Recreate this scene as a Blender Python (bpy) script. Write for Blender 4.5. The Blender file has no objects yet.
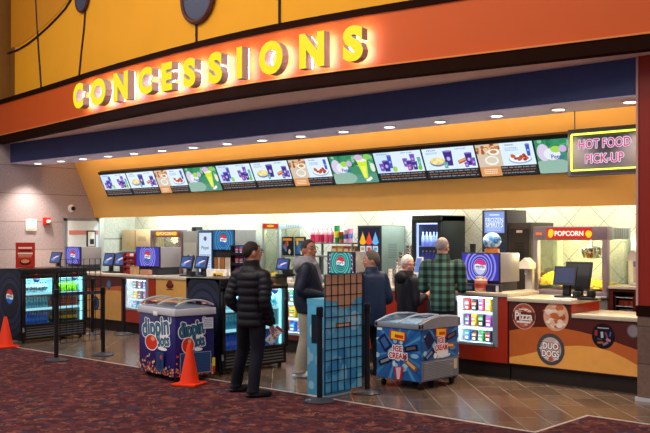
import bpy, bmesh, math, random
from mathutils import Vector, Matrix
random.seed(7)
PI = math.pi
S = bpy.context.scene
COL = S.collection
R = math.radians

# ------------------------------------------------------------------ camera geometry (X along the shop front, Y into it)
FL, HY, EYE = 902.0, 236.0, 1.85
def u_at(px, v):
    r = (px-325)/FL; return (.737*r-.675)*v/(.675*r+.737)
def dist(px, v):
    return v/(.675*(px-325)/FL+.737)
def h_at(px, py, v):
    return EYE-(py-HY)*dist(px, v)/FL
def wall_pt(px, py, u):                      # a point on a plane x = u
    r = (px-325)/FL; Z = u/(.737*r-.675); return (.675*r+.737)*Z, EYE-(py-HY)*Z/FL
def floor_pt(px, py):
    Z = FL*EYE/(py-HY); r = (px-325)/FL; return (.737*r-.675)*Z, (.675*r+.737)*Z

# ------------------------------------------------------------------ materials
def lin(c):
    return c/12.92 if c <= .04045 else ((c+.055)/1.055)**2.4
def rgb(h):
    h = h.lstrip('#'); return tuple(lin(int(h[i:i+2], 16)/255) for i in (0, 2, 4))+(1,)
MATS = {}
def M(hexc, rough=.5, metal=0., emit=0., var=.10, scale=9., coat=0.):
    key = (hexc, rough, metal, emit, var, scale, coat)
    if key in MATS: return MATS[key]
    m = bpy.data.materials.new('surface_'+hexc.strip('#')); m.use_nodes = True
    nt = m.node_tree; b = nt.nodes['Principled BSDF']
    c = rgb(hexc)
    b.inputs['Roughness'].default_value = rough; b.inputs['Metallic'].default_value = metal
    if coat: b.inputs['Coat Weight'].default_value = coat; b.inputs['Coat Roughness'].default_value = .25
    if not metal: b.inputs['Specular IOR Level'].default_value = .28
    tc = nt.nodes.new('ShaderNodeTexCoord'); n = nt.nodes.new('ShaderNodeTexNoise')
    n.inputs['Scale'].default_value = scale; n.inputs['Detail'].default_value = 3
    nt.links.new(tc.outputs['Object'], n.inputs['Vector'])
    mr = nt.nodes.new('ShaderNodeMapRange'); mr.inputs['To Min'].default_value = 1-var; mr.inputs['To Max'].default_value = 1+var
    nt.links.new(n.outputs['Fac'], mr.inputs['Value'])
    mx = nt.nodes.new('ShaderNodeVectorMath'); mx.operation = 'SCALE'; mx.inputs[0].default_value = c[:3]
    nt.links.new(mr.outputs['Result'], mx.inputs['Scale'])
    if emit:
        b.inputs['Base Color'].default_value = (.01, .01, .01, 1)
        nt.links.new(mx.outputs['Vector'], b.inputs['Emission Color']); b.inputs['Emission Strength'].default_value = emit
    else:
        nt.links.new(mx.outputs['Vector'], b.inputs['Base Color'])
    MATS[key] = m; return m
def E_(hexc, s=1.0): return M(hexc, .3, 0, s, .03)
def glass(tint='#ffffff', gloss=.12):
    key = ('glass', tint, gloss)
    if key in MATS: return MATS[key]
    m = bpy.data.materials.new('clear_glass'); m.use_nodes = True; nt = m.node_tree
    for n in list(nt.nodes):
        if n.type == 'BSDF_PRINCIPLED': nt.nodes.remove(n)
    out = [n for n in nt.nodes if n.type == 'OUTPUT_MATERIAL'][0]
    t = nt.nodes.new('ShaderNodeBsdfTransparent'); t.inputs[0].default_value = rgb(tint)
    g = nt.nodes.new('ShaderNodeBsdfGlossy'); g.inputs['Roughness'].default_value = .03
    lw = nt.nodes.new('ShaderNodeLayerWeight'); lw.inputs[0].default_value = .25
    mu = nt.nodes.new('ShaderNodeMath'); mu.operation = 'MULTIPLY_ADD'; mu.inputs[1].default_value = .5; mu.inputs[2].default_value = gloss*.4
    nt.links.new(lw.outputs['Fresnel'], mu.inputs[0])
    mix = nt.nodes.new('ShaderNodeMixShader')
    nt.links.new(mu.outputs[0], mix.inputs[0]); nt.links.new(t.outputs[0], mix.inputs[1]); nt.links.new(g.outputs[0], mix.inputs[2])
    nt.links.new(mix.outputs[0], out.inputs[0]); MATS[key] = m; return m

def node_mat(name, build, rough=.5):
    m = bpy.data.materials.new(name); m.use_nodes = True; nt = m.node_tree; b = nt.nodes['Principled BSDF']
    b.inputs['Roughness'].default_value = rough
    build(nt, b); return m
def NN(nt, t, **kw):
    n = nt.nodes.new(t)
    for k, v in kw.items():
        if k in n.inputs.keys(): n.inputs[k].default_value = v
        else: setattr(n, k, v)
    return n
def ramp(nt, stops, interp='LINEAR'):
    n = nt.nodes.new('ShaderNodeValToRGB'); cr = n.color_ramp; cr.interpolation = interp
    while len(cr.elements) < len(stops): cr.elements.new(.5)
    for e, (p, c) in zip(cr.elements, stops): e.position = p; e.color = rgb(c)
    return n

# ------------------------------------------------------------------ mesh builders
class MB:
    def __init__(s): s.v = []; s.f = []; s.m = []; s.mats = []
    def mi(s, m):
        if m not in s.mats: s.mats.append(m)
        return s.mats.index(m)
    def add(s, vs, fs, m):
        o = len(s.v); s.v += [tuple(p) for p in vs]; k = s.mi(m)
        for f in fs: s.f.append([o+i for i in f]); s.m.append(k)
        return s
    def box(s, x0, y0, z0, x1, y1, z1, m, mat=None):
        vs = [(x0,y0,z0),(x1,y0,z0),(x1,y1,z0),(x0,y1,z0),(x0,y0,z1),(x1,y0,z1),(x1,y1,z1),(x0,y1,z1)]
        if mat is not None: vs = [mat @ Vector(p) for p in vs]
        return s.add(vs, [(3,2,1,0),(4,5,6,7),(0,1,5,4),(1,2,6,5),(2,3,7,6),(3,0,4,7)], m)
    def bbox(s, x0, y0, z0, x1, y1, z1, m, b=.01, mat=None):       # box with chamfered edges
        bm = bmesh.new(); bmesh.ops.create_cube(bm, size=1)
        for v in bm.verts: v.co = Vector(((x0+x1)/2+v.co.x*(x1-x0), (y0+y1)/2+v.co.y*(y1-y0), (z0+z1)/2+v.co.z*(z1-z0)))
        bmesh.ops.bevel(bm, geom=list(bm.edges), offset=b, segments=2, profile=.5, affect='EDGES')
        if mat is not None: bm.transform(mat)
        bm.verts.index_update()
        s.add([v.co.copy() for v in bm.verts], [[v.index for v in f.verts] for f in bm.faces], m); bm.free(); return s
    def cyl(s, p0, p1, r0, m, r1=None, n=14):
        p0, p1 = Vector(p0), Vector(p1); r1 = r0 if r1 is None else r1
        d = (p1-p0).normalized(); a = d.orthogonal().normalized(); b = d.cross(a)
        vs = [p0+(a*math.cos(2*PI*i/n)+b*math.sin(2*PI*i/n))*r0 for i in range(n)]
        vs += [p1+(a*math.cos(2*PI*i/n)+b*math.sin(2*PI*i/n))*r1 for i in range(n)]
        fs = [(i, (i+1) % n, n+(i+1) % n, n+i) for i in range(n)]+[list(range(n))[::-1], [n+i for i in range(n)]]
        return s.add(vs, fs, m)
    def lathe(s, prof, m, c=(0,0,0), n=20, sx=1, sy=1):
        vs = []; c = Vector(c)
        for r, z in prof:
            for i in range(n): vs.append(c+Vector((max(r,1e-4)*sx*math.cos(2*PI*i/n), max(r,1e-4)*sy*math.sin(2*PI*i/n), z)))
        fs = []
        for k in range(len(prof)-1):
            for i in range(n):
                j = (i+1) % n; fs.append((k*n+i, k*n+j, (k+1)*n+j, (k+1)*n+i))
        fs.append(list(range(n))[::-1]); fs.append([(len(prof)-1)*n+i for i in range(n)])
        return s.add(vs, fs, m)
    def tube(s, pts, r, m, n=8, closed=False):
        pts = [Vector(p) for p in pts]; L = len(pts); vs = []; rs = r if isinstance(r, (list, tuple)) else [r]*L
        prev = None
        for i, p in enumerate(pts):
            d = (pts[(i+1) % L]-pts[i-1]) if closed else (pts[min(i+1, L-1)]-pts[max(i-1, 0)])
            d.normalize()
            if prev is None: a = d.orthogonal().normalized()
            else:
                a = prev-d*prev.dot(d)
                a = a.normalized() if a.length > 1e-6 else d.orthogonal().normalized()
            prev = a; b = d.cross(a)
            vs += [p+(a*math.cos(2*PI*k/n)+b*math.sin(2*PI*k/n))*rs[i] for k in range(n)]
        fs = []
        for i in range(L if closed else L-1):
            j = (i+1) % L
            for k in range(n): fs.append((i*n+k, i*n+(k+1) % n, j*n+(k+1) % n, j*n+k))
        if not closed: fs += [list(range(n))[::-1], [(L-1)*n+k for k in range(n)]]
        return s.add(vs, fs, m)
    def ell(s, c, rx, ry, rz, m, n=16, k=10, mat=None):
        vs = []; c = Vector(c)
        for j in range(k+1):
            t = PI*j/k
            for i in range(n):
                p = Vector((rx*max(math.sin(t), 1e-3)*math.cos(2*PI*i/n), ry*max(math.sin(t), 1e-3)*math.sin(2*PI*i/n), -rz*math.cos(t)))
                vs.append(c+(mat @ p if mat is not None else p))
        fs = [(j*n+i, j*n+(i+1) % n, (j+1)*n+(i+1) % n, (j+1)*n+i) for j in range(k) for i in range(n)]
        fs += [list(range(n))[::-1], [k*n+i for i in range(n)]]
        return s.add(vs, fs, m)
    def prism(s, poly, d0, d1, m, T):          # polygon in (a,b), extruded along c; T maps (a,b,c) to a point
        n = len(poly)
        vs = [T(a, b, d0) for a, b in poly]+[T(a, b, d1) for a, b in poly]
        fs = [(i, (i+1) % n, n+(i+1) % n, n+i) for i in range(n)]+[list(range(n))[::-1], [n+i for i in range(n)]]
        return s.add(vs, fs, m)
    def build(s, name, parent=None, smooth=True, sharp=38):
        me = bpy.data.meshes.new(name); me.from_pydata([tuple(v) for v in s.v], [], s.f)
        for m in s.mats: me.materials.append(m)
        me.polygons.foreach_set('material_index', s.m)
        bm = bmesh.new(); bm.from_mesh(me); bmesh.ops.recalc_face_normals(bm, faces=bm.faces); bm.to_mesh(me); bm.free()
        if smooth:
            me.polygons.foreach_set('use_smooth', [True]*len(me.polygons)); me.set_sharp_from_angle(angle=R(sharp))
        me.update(); o = bpy.data.objects.new(name, me); COL.objects.link(o)
        if parent: o.parent = parent
        return o

GLY = {}
def glyphs(t, bold=0., res=4):
    key = (t, bold)
    if key in GLY: return GLY[key]
    cu = bpy.data.curves.new('t', 'FONT'); cu.body = t; cu.size = 1; cu.offset = bold; cu.resolution_u = res; cu.fill_mode = 'FRONT'; cu.dimensions = '2D'
    o = bpy.data.objects.new('t', cu); COL.objects.link(o); bpy.context.view_layer.update()
    me = bpy.data.meshes.new_from_object(o.evaluated_get(bpy.context.evaluated_depsgraph_get()))
    bpy.data.objects.remove(o); bm = bmesh.new(); bm.from_mesh(me); bmesh.ops.remove_doubles(bm, verts=bm.verts, dist=1e-4)
    bm.verts.index_update()
    vs = [(v.co.x, v.co.y) for v in bm.verts]; fs = [[v.index for v in f.verts] for f in bm.faces]
    be = [tuple(v.index for v in e.verts) for e in bm.edges if len(e.link_faces) == 1]
    bm.free(); bpy.data.meshes.remove(me); bpy.data.curves.remove(cu)
    x0, x1 = min(p[0] for p in vs), max(p[0] for p in vs); y0, y1 = min(p[1] for p in vs), max(p[1] for p in vs)
    GLY[key] = ([((x-x0)/(x1-x0)-.5, (y-y0)/(y1-y0)-.5) for x, y in vs], fs, be, (x1-x0)/(y1-y0)); return GLY[key]

class G:                                       # flat print: coloured shapes on one surface
    def __init__(s, eps=.0002, z=.0015): s.b = MB(); s.z = z; s.e = eps; s.clip = None
    def poly(s, pts, m):
        if s.clip:
            x0, y0, x1, y1 = s.clip
            for ax, lim, sg in ((0, x0, 1), (0, x1, -1), (1, y0, 1), (1, y1, -1)):
                out = []
                for i in range(len(pts)):
                    p, q = pts[i-1], pts[i]; a, b = (p[ax]-lim)*sg, (q[ax]-lim)*sg
                    if (a < 0) != (b < 0):
                        t = a/(a-b); out.append((p[0]+(q[0]-p[0])*t, p[1]+(q[1]-p[1])*t))
                    if b >= 0: out.append(q)
                pts = out
                if len(pts) < 3: return s
        s.b.add([(x, y, s.z) for x, y in pts], [list(range(len(pts)))], m); s.z += s.e; return s
    def rect(s, x0, y0, x1, y1, m): return s.poly([(x0,y0),(x1,y0),(x1,y1),(x0,y1)], m)
    def rrect(s, cx, cy, w, h, ang, m):
        c, n = math.cos(R(ang)), math.sin(R(ang))
        return s.poly([(cx+a*w/2*c-b*h/2*n, cy+a*w/2*n+b*h/2*c) for a, b in ((-1,-1),(1,-1),(1,1),(-1,1))], m)
    def ell(s, cx, cy, rx, ry, m, n=28, a0=0, a1=360):
        full = a1-a0 >= 360
        return s.poly([(cx+rx*math.cos(R(a0+(a1-a0)*i/n)), cy+ry*math.sin(R(a0+(a1-a0)*i/n))) for i in range(n if full else n+1)], m)
    def text(s, t, cx, cy, h, m, w=None, bold=.0, ang=0):
        vs, fs, _, asp = glyphs(t, bold); w = w or h*asp; c, n = math.cos(R(ang)), math.sin(R(ang))
        s.b.add([(cx+x*w*c-y*h*n, cy+x*w*n+y*h*c, s.z) for x, y in vs], fs, m); s.z += s.e; return s
    def otext(s, t, cx, cy, h, m, mo, w=None, bold=.02, ang=0, o=.012):
        for k in range(8): s.text(t, cx+o*math.cos(k*PI/4), cy+o*math.sin(k*PI/4), h, mo, w, bold, ang); s.z -= s.e*.9
        s.z += s.e; return s.text(t, cx, cy, h, m, w, bold, ang)
    def rows(s, x0, y0, x1, y1, n, m, fill=.45):       # lines of small print
        for i in range(n):
            y = y1-(y1-y0)*(i+.5)/n; hh = (y1-y0)/n*fill/2; x = x0
            while x < x1-.01:
                w = random.uniform(.02, .07)*(x1-x0)*1.6; s.b.add([(x,y-hh,s.z),(min(x+w,x1),y-hh,s.z),(min(x+w,x1),y+hh,s.z),(x,y+hh,s.z)], [(0,1,2,3)], m); x += w*1.3
        s.z += s.e; return s
    def build(s, name, T, parent=None):
        s.b.v = [T(x, y, z) for x, y, z in s.b.v]
        o = s.b.build(name, parent, smooth=False); return o
def frame(o, right, up):
    o, r, u = Vector(o), Vector(right).normalized(), Vector(up).normalized(); n = r.cross(u)
    return lambda a, b, c=0: o+r*a+u*b+n*c
def FRONT(x, y, z): return frame((x, y, z), (1,0,0), (0,0,1))      # faces -Y
def RIGHT(x, y, z): return frame((x, y, z), (0,1,0), (0,0,1))      # faces +X
def LEFT(x, y, z): return frame((x, y, z), (0,-1,0), (0,0,1))      # faces -X

def tag(o, label=None, cat=None, group=None, kind=None):
    if label: o['label'] = label
    if cat: o['category'] = cat
    if group: o['group'] = group
    if kind: o['kind'] = kind
    return o
def struct(o): o['kind'] = 'structure'; return o
def thing(name, label, cat, loc=(0,0,0), rz=0., group=None):
    o = bpy.data.objects.new(name, None); o.empty_display_size = .1; COL.objects.link(o); o.location = loc; o.rotation_euler = (0,0,rz)
    return tag(o, label, cat, group)
def dup(root, loc=None, rz=None, label=None, group=None):
    r = root.copy(); COL.objects.link(r)
    if loc is not None: r.location = loc
    if rz is not None: r.rotation_euler = (0,0,rz)
    tag(r, label, None, group)
    for ch in list(root.children):
        c = ch.copy(); COL.objects.link(c); c.parent = r
        for g in list(ch.children):
            d = g.copy(); COL.objects.link(d); d.parent = c
    return r

# common paints
BLACK = M('#0d0d10', .35); DKGREY = M('#2b2b30', .45); GREY = M('#7f8288', .4); STEEL = M('#b4b8bd', .28, .9); LTGREY = M('#b9bcc0', .45)
WHITE = M('#e9e9e6', .5); CHROME = M('#d6d8dc', .15, 1.); WOODRED = M('#7a2a16', .4); RED = M('#c0261c', .4)

# ------------------------------------------------------------------ THE SETTING
def tile_floor(nt, b):
    tc = NN(nt, 'ShaderNodeTexCoord'); mp = NN(nt, 'ShaderNodeMapping'); mp.inputs['Rotation'].default_value = (0,0,R(45)); mp.inputs['Location'].default_value = (.21,.17,0)
    nt.links.new(tc.outputs['Object'], mp.inputs['Vector'])
    br = NN(nt, 'ShaderNodeTexBrick'); br.offset = .33
    for k, v in (('Scale', 1.), ('Mortar Size', .006), ('Brick Width', .62), ('Row Height', .31), ('Mortar Smooth', .1), ('Bias', 0.)): br.inputs[k].default_value = v
    br.inputs['Color1'].default_value = rgb('#5e4d42'); br.inputs['Color2'].default_value = rgb('#7a6453'); br.inputs['Mortar'].default_value = rgb('#978b7f')
    nt.links.new(mp.outputs[0], br.inputs['Vector'])
    m2 = NN(nt, 'ShaderNodeMapping'); m2.inputs['Scale'].default_value = (1.2, 14, 1); nt.links.new(mp.outputs[0], m2.inputs['Vector'])
    n = NN(nt, 'ShaderNodeTexNoise', Scale=1.6, Detail=2.); nt.links.new(m2.outputs[0], n.inputs['Vector'])
    cr = ramp(nt, [(.25, '#a0a0a0'), (.75, '#ffffff')]); nt.links.new(n.outputs['Fac'], cr.inputs[0])
    mx = NN(nt, 'ShaderNodeMixRGB', blend_type='MULTIPLY'); mx.inputs[0].default_value = .8
    nt.links.new(br.outputs['Color'], mx.inputs[1]); nt.links.new(cr.outputs[0], mx.inputs[2]); nt.links.new(mx.outputs[0], b.inputs['Base Color'])
    mr = NN(nt, 'ShaderNodeMapRange'); mr.inputs['To Min'].default_value = .2; mr.inputs['To Max'].default_value = .26
    nt.links.new(n.outputs['Fac'], mr.inputs['Value']); nt.links.new(mr.outputs[0], b.inputs['Roughness'])
def carpet_mat(nt, b):
    tc = NN(nt, 'ShaderNodeTexCoord'); mp = NN(nt, 'ShaderNodeMapping'); mp.inputs['Rotation'].default_value = (0,0,R(31))
    nt.links.new(tc.outputs['Object'], mp.inputs['Vector'])
    wn = NN(nt, 'ShaderNodeTexNoise', Scale=9., Detail=2.); nt.links.new(mp.outputs[0], wn.inputs['Vector'])
    ad = NN(nt, 'ShaderNodeMixRGB', blend_type='ADD'); ad.inputs[0].default_value = .13
    nt.links.new(mp.outputs[0], ad.inputs[1]); nt.links.new(wn.outputs['Color'], ad.inputs[2])
    v1 = NN(nt, 'ShaderNodeTexVoronoi', Scale=12.5); nt.links.new(ad.outputs[0], v1.inputs['Vector'])
    c1 = ramp(nt, [(0, '#55262b'), (.2, '#643034'), (.38, '#452028'), (.52, '#6b3834'), (.62, '#3c2632'), (.76, '#7c4a3e'), (.86, '#5a282c'), (.94, '#463448')], 'CONSTANT')
    sep = NN(nt, 'ShaderNodeSeparateColor'); nt.links.new(v1.outputs['Color'], sep.inputs[0]); nt.links.new(sep.outputs[0], c1.inputs[0])
    v2 = NN(nt, 'ShaderNodeTexVoronoi', Scale=8.5, feature='DISTANCE_TO_EDGE'); nt.links.new(ad.outputs[0], v2.inputs['Vector'])
    c2 = ramp(nt, [(.0, '#a8745c'), (.035, '#000000')]); nt.links.new(v2.outputs['Distance'], c2.inputs[0])
    sc = NN(nt, 'ShaderNodeTexNoise', Scale=4.5, Detail=2.); nt.links.new(mp.outputs[0], sc.inputs['Vector'])
    c3 = ramp(nt, [(.5, '#000000'), (.58, '#ffffff')]); nt.links.new(sc.outputs['Fac'], c3.inputs[0])
    ml = NN(nt, 'ShaderNodeMixRGB', blend_type='MULTIPLY'); ml.inputs[0].default_value = 1
    nt.links.new(c2.outputs[0], ml.inputs[1]); nt.links.new(c3.outputs[0], ml.inputs[2])
    a2 = NN(nt, 'ShaderNodeMixRGB', blend_type='ADD'); a2.inputs[0].default_value = .8
    nt.links.new(c1.outputs[0], a2.inputs[1]); nt.links.new(ml.outputs[0], a2.inputs[2])
    pn = NN(nt, 'ShaderNodeTexNoise', Scale=160., Detail=2.); nt.links.new(tc.outputs['Object'], pn.inputs['Vector'])
    c4 = ramp(nt, [(.3, '#999999'), (.7, '#ffffff')]); nt.links.new(pn.outputs['Fac'], c4.inputs[0])
    m3 = NN(nt, 'ShaderNodeMixRGB', blend_type='MULTIPLY'); m3.inputs[0].default_value = .8
    nt.links.new(a2.outputs[0], m3.inputs[1]); nt.links.new(c4.outputs[0], m3.inputs[2]); nt.links.new(m3.outputs[0], b.inputs['Base Color'])
    bp = NN(nt, 'ShaderNodeBump', Strength=.4, Distance=.01); nt.links.new(pn.outputs['Fac'], bp.inputs['Height']); nt.links.new(bp.outputs[0], b.inputs['Normal'])
    b.inputs['Specular IOR Level'].default_value = .15
def block_mat(c1, c2, mort, w, h, rot=(0,0,0), msize=.006, off=.5, spin=0.):
    def f(nt, b):
        tc = NN(nt, 'ShaderNodeTexCoord'); mp = NN(nt, 'ShaderNodeMapping'); mp.inputs['Rotation'].default_value = rot
        nt.links.new(tc.outputs['Object'], mp.inputs['Vector'])
        if spin:
            mq = NN(nt, 'ShaderNodeMapping'); mq.inputs['Rotation'].default_value = (0,0,R(spin)); nt.links.new(mp.outputs[0], mq.inputs['Vector']); mp = mq
        br = NN(nt, 'ShaderNodeTexBrick'); br.offset = off
        for k, v in (('Scale', 1.), ('Mortar Size', msize), ('Brick Width', w), ('Row Height', h), ('Mortar Smooth', .2)): br.inputs[k].default_value = v
        br.inputs['Color1'].default_value = rgb(c1); br.inputs['Color2'].default_value = rgb(c2); br.inputs['Mortar'].default_value = rgb(mort)
        nt.links.new(mp.outputs[0], br.inputs['Vector'])
        n = NN(nt, 'ShaderNodeTexNoise', Scale=30., Detail=4.); nt.links.new(tc.outputs['Object'], n.inputs['Vector'])
        cr = ramp(nt, [(.3, '#d5d5d5'), (.7, '#ffffff')]); nt.links.new(n.outputs['Fac'], cr.inputs[0])
        mx = NN(nt, 'ShaderNodeMixRGB', blend_type='MULTIPLY'); mx.inputs[0].default_value = .8
        nt.links.new(br.outputs['Color'], mx.inputs[1]); nt.links.new(cr.outputs[0], mx.inputs[2]); nt.links.new(mx.outputs[0], b.inputs['Base Color'])
    return f
FLOOR = node_mat('stone_tile_floor', tile_floor)
CARPET = node_mat('patterned_carpet', carpet_mat, .95)
BLOCK = node_mat('pinkish_wall_block', block_mat('#a8989c', '#b3a2a4', '#7c6a6c', .62, .3, (R(90),0,R(90)), .008), .7)
WTILE = node_mat('white_diamond_tile', block_mat('#cfd8d0', '#d6ddd5', '#9aa69e', .42, .42, (R(90),0,0), .007, 0., 45), .25)
WTILE2 = node_mat('white_diamond_tile_side', block_mat('#cfd8d0', '#d6ddd5', '#9aa69e', .42, .42, (R(90),0,R(90)), .007, 0., 45), .25)
ORANGE = M('#c9530f', .6, var=.06, scale=2., coat=.08); DKBROWN = M('#220e07', .75); YELLOW = M('#e6a01c', .7, var=.07, scale=1.5); SLOPE = M('#f9c66c', .55, var=.05, scale=2.)
DKBROWN.node_tree.nodes['Principled BSDF'].inputs['Specular IOR Level'].default_value = .04
NAVY = M('#343e6c', .5, var=.12, scale=3.); LAV = M('#d6d6ff', .55); PILRED = M('#8e2413', .4, var=.06)

UW = -18.4
b = MB(); b.box(-22, 7.58, -.08, -4.27, 14, 0, FLOOR); b.box(-4.27, 8.66, -.08, 0, 14, 0, FLOOR); struct(b.build('floor'))
b = MB(); b.box(-22, -4, -.08, -4.27, 7.58, .004, CARPET); b.box(-4.27, -4, -.08, 3, 8.66, .004, CARPET); b.box(-22,-4,-.1,3,14,-.08,DKGREY); struct(b.build('carpet'))
b = MB(); TR = M('#c9bfb4', .35, .3)
b.box(-22, 7.565, 0, -4.255, 7.6, .007, TR); b.box(-4.285, 7.6, 0, -4.255, 8.645, .007, TR); b.box(-4.285, 8.645, 0, 0, 8.68, .007, TR); struct(b.build('trim_1'))
# left wall, tiled kitchen walls
b = MB(); b.box(UW-.2, 7.4, 0, UW, 12.24, 4.7, BLOCK); struct(b.build('wall_left'))
b = MB(); b.box(UW-.2, 7.4, 4.7, UW, 12.24, 8, M('#8f6026', .7)); struct(b.build('wall_left_upper'))  # shade above the fascia is put into this darker brown
b = MB(); b.box(UW-.2, 12.24, 0, UW-.02, 13.2, 3.2, WTILE2); struct(b.build('wall_left_tiled'))
b = MB(); b.box(UW-.2, 13.2, 0, 0, 13.4, 3.2, WTILE); struct(b.build('wall_back'))
b = MB(); b.box(UW-.02, 12.15, 2.98, 0, 13.2, 3.05, WHITE); struct(b.build('ceiling'))
# bulkhead with the sloped menu wall
def slope_v(h): return 12.0-.464*(h-2.44)
b = MB()
prof = [(slope_v(2.44), 2.44), (12.03, 2.28), (12.16, 2.28), (12.16, 4.0), (slope_v(4.0), 4.0)]
T = lambda a, bb, c: Vector((c, a, bb))
b.prism(prof, UW, -2.0, SLOPE, T); struct(b.build('wall_bulkhead'))
# beam and soffits
b = MB(); b.box(UW, 9.9, 3.45, -2.5, 9.96, 3.88, NAVY); struct(b.build('trim_beam_face'))
b = MB(); b.box(UW, 9.905, 3.44, -2.5, 10.68, 3.46, LAV); b.box(UW, 10.6, 3.46, -2.5, 10.68, 3.98, SLOPE); b.box(UW, 9.97, 3.98, -2.5, 12.0, 4.05, SLOPE); struct(b.build('ceiling_beam_soffit'))
# curved fascia
FP = [(-18.39,9.6),(-15.8,9.28),(-13.9,9.02),(-12.3,8.84),(-10.6,8.72),(-9.2,8.71),(-7.9,8.82),(-6.6,9.0),(-5.2,9.22),(-3.95,9.41),(-2,9.7)]
def cat(P, n=8):
    out = []
    for i in range(len(P)-1):
        p = [Vector(P[max(i-1, 0)]), Vector(P[i]), Vector(P[i+1]), Vector(P[min(i+2, len(P)-1)])]
        for k in range(n):
            t = k/n
            out.append(.5*((2*p[1])+(p[2]-p[0])*t+(2*p[0]-5*p[1]+4*p[2]-p[3])*t*t+(3*p[1]-p[0]-3*p[2]+p[3])*t**3))
    out.append(Vector(P[-1])); return out
CP = cat([(x, y) for x, y in FP])
def fasc_v(u):
    for p, q in zip(CP, CP[1:]):
        if p.x <= u <= q.x: return p.y+(q.y-p.y)*(u-p.x)/(q.x-p.x)
    return CP[-1].y
def on_fascia(px, py, off=0.):
    v = 9.
    for _ in range(12): u = u_at(px, v); v = fasc_v(u)+off
    return u, v, h_at(px, py, v)
def band(name, z0, z1, off, m, thick=.12):
    b = MB(); n = len(CP); vs = []
    for p in CP: vs += [(p.x, p.y+off, z0), (p.x, p.y+off, z1), (p.x, p.y+off+thick, z1), (p.x, p.y+off+thick, z0)]
    fs = []
    for i in range(n-1):
        a, c = i*4, i*4+4
        for k in range(4): fs.append((a+k, a+(k+1) % 4, c+(k+1) % 4, c+k))
    fs += [(0,1,2,3), ((n-1)*4+3, (n-1)*4+2, (n-1)*4+1, (n-1)*4)]
    b.add(vs, fs, m); return struct(b.build(name))
band('wall_fascia', 4.0, 4.68, 0, ORANGE)
band('trim_fascia_foot', 3.84, 4.0, -.015, DKBROWN, .16)
band('trim_fascia_lip', 4.0, 4.02, -.03, M('#d9803a', .4), .05)  # the lit edge under the orange is put into this paler colour
band('trim_fascia_crown', 4.68, 4.77, -.03, DKBROWN, .3)
CPs = CP; CP = [p for p in CP if p.x >= -17.85]; band('wall_upper', 4.77, 8.0, .06, YELLOW, .12); CP = [p for p in CPs if p.x <= -17.8]; band('wall_upper_return', 4.77, 8.0, .3, M('#8a5c22', .7), .12); CP = CPs  # the set-back return has its shade painted in as dark brown
b = MB(); vs = []                                                                   # soffit from the fascia back to the beam
for p in CP: vs += [(p.x, p.y+.1, 3.87), (p.x, 9.93, 3.87), (p.x, 9.93, 3.9), (p.x, p.y+.1, 3.9)]
CPn = len(CP); fs = []
SOF = M('#ecc8c0', .5)
for i in range(CPn-1):
    a = i*4
    if CP[i].x < UW or CP[i+1].x > -1.5: pass
    if CP[i].y+.1 < 9.93 and CP[i+1].y+.1 < 9.93:
        for k in range(4): fs.append((a+k, a+(k+1) % 4, a+4+(k+1) % 4, a+4+k))
b.add(vs, fs, SOF); struct(b.build('ceiling_soffit'))
# seams and arc of the upper wall
SEAM = M('#241410', .6)
def seam(pxs, r=.02):
    b = MB(); pts = []
    for x, y in pxs:
        u, v, h = on_fascia(x, y, .05); pts.append((u, v, h))
    b.tube(pts, r, SEAM, n=6); struct(b.build('trim_seam'))
seam([(34.5,-18),(36,0),(38,40),(41.3,88)]); seam([(85.5,10),(84,30),(81.5,52),(79,78)]); seam([(196.5,20),(196.5,46)]); seam([(279.5,-10),(279.5,28)])
seam([(8,53.5),(18,50),(28,44),(38,36),(48,27),(58,17),(66,8),(72,-2),(78,-12)], .024)
# orange-brown field above the arc
b = MB(); up = [(11,48),(18,46),(28,40),(38,32),(48,23),(58,13),(66,3),(72,-6)]; vs = []; ARCF = M('#cc861c', .55, var=.06)
for x, y in up:
    u, v, h = on_fascia(x, y, .05); vs += [(u, v, h), (u, v, 7.2)]
b.add(vs, [(2*i, 2*i+2, 2*i+3, 2*i+1) for i in range(len(up)-1)], ARCF); struct(b.build('trim_arc_field'))
for (x, y, rr, lab) in ((84, -2, .27, 'smaller round dark disc with brown ring on upper yellow wall, at left'), (199.8, -3, .41, 'larger round grey-blue disc with brown ring on upper yellow wall')):
    u, v, h = on_fascia(x, y, .06); t = thing('wall_disc', lab, 'wall disc', (u, v, h-rr), 0)
    t.rotation_euler = (0, 0, math.atan2(fasc_v(u+.2)-fasc_v(u-.2), .4))
    b = MB(); b.cyl((0,-.05,rr), (0,0,rr), rr*.86, M('#3c4460', .4), n=40); b.build('disc_face', t)
    b = MB(); b.tube([(rr*.93*math.cos(2*PI*i/40), -.04, rr+rr*.93*math.sin(2*PI*i/40)) for i in range(40)], rr*.10, M('#4a2015', .5), n=8, closed=True); b.build('ring', t)
# right pillar
b = MB(); b.box(-4.25, 9.86, 1.07, -2.4, 10.9, 3.9, PILRED); b.box(-4.27, 9.84, .95, -2.38, 10.9, 1.07, DKBROWN)
PTILE = node_mat('pillar_stone_tile', block_mat('#6e5548', '#7a6052', '#4a382f', .9, .42, (R(90),0,0)), .5)
b.box(-4.26, 9.85, .04, -2.38, 10.9, .95, PTILE); b.box(-4.28, 9.83, 0, -2.36, 10.9, .04, LTGREY); b.box(-4.275, 9.845, 1.07, -4.25, 9.87, 3.86, M('#c9968a', .4)); struct(b.build('wall_pillar_right'))
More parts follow.
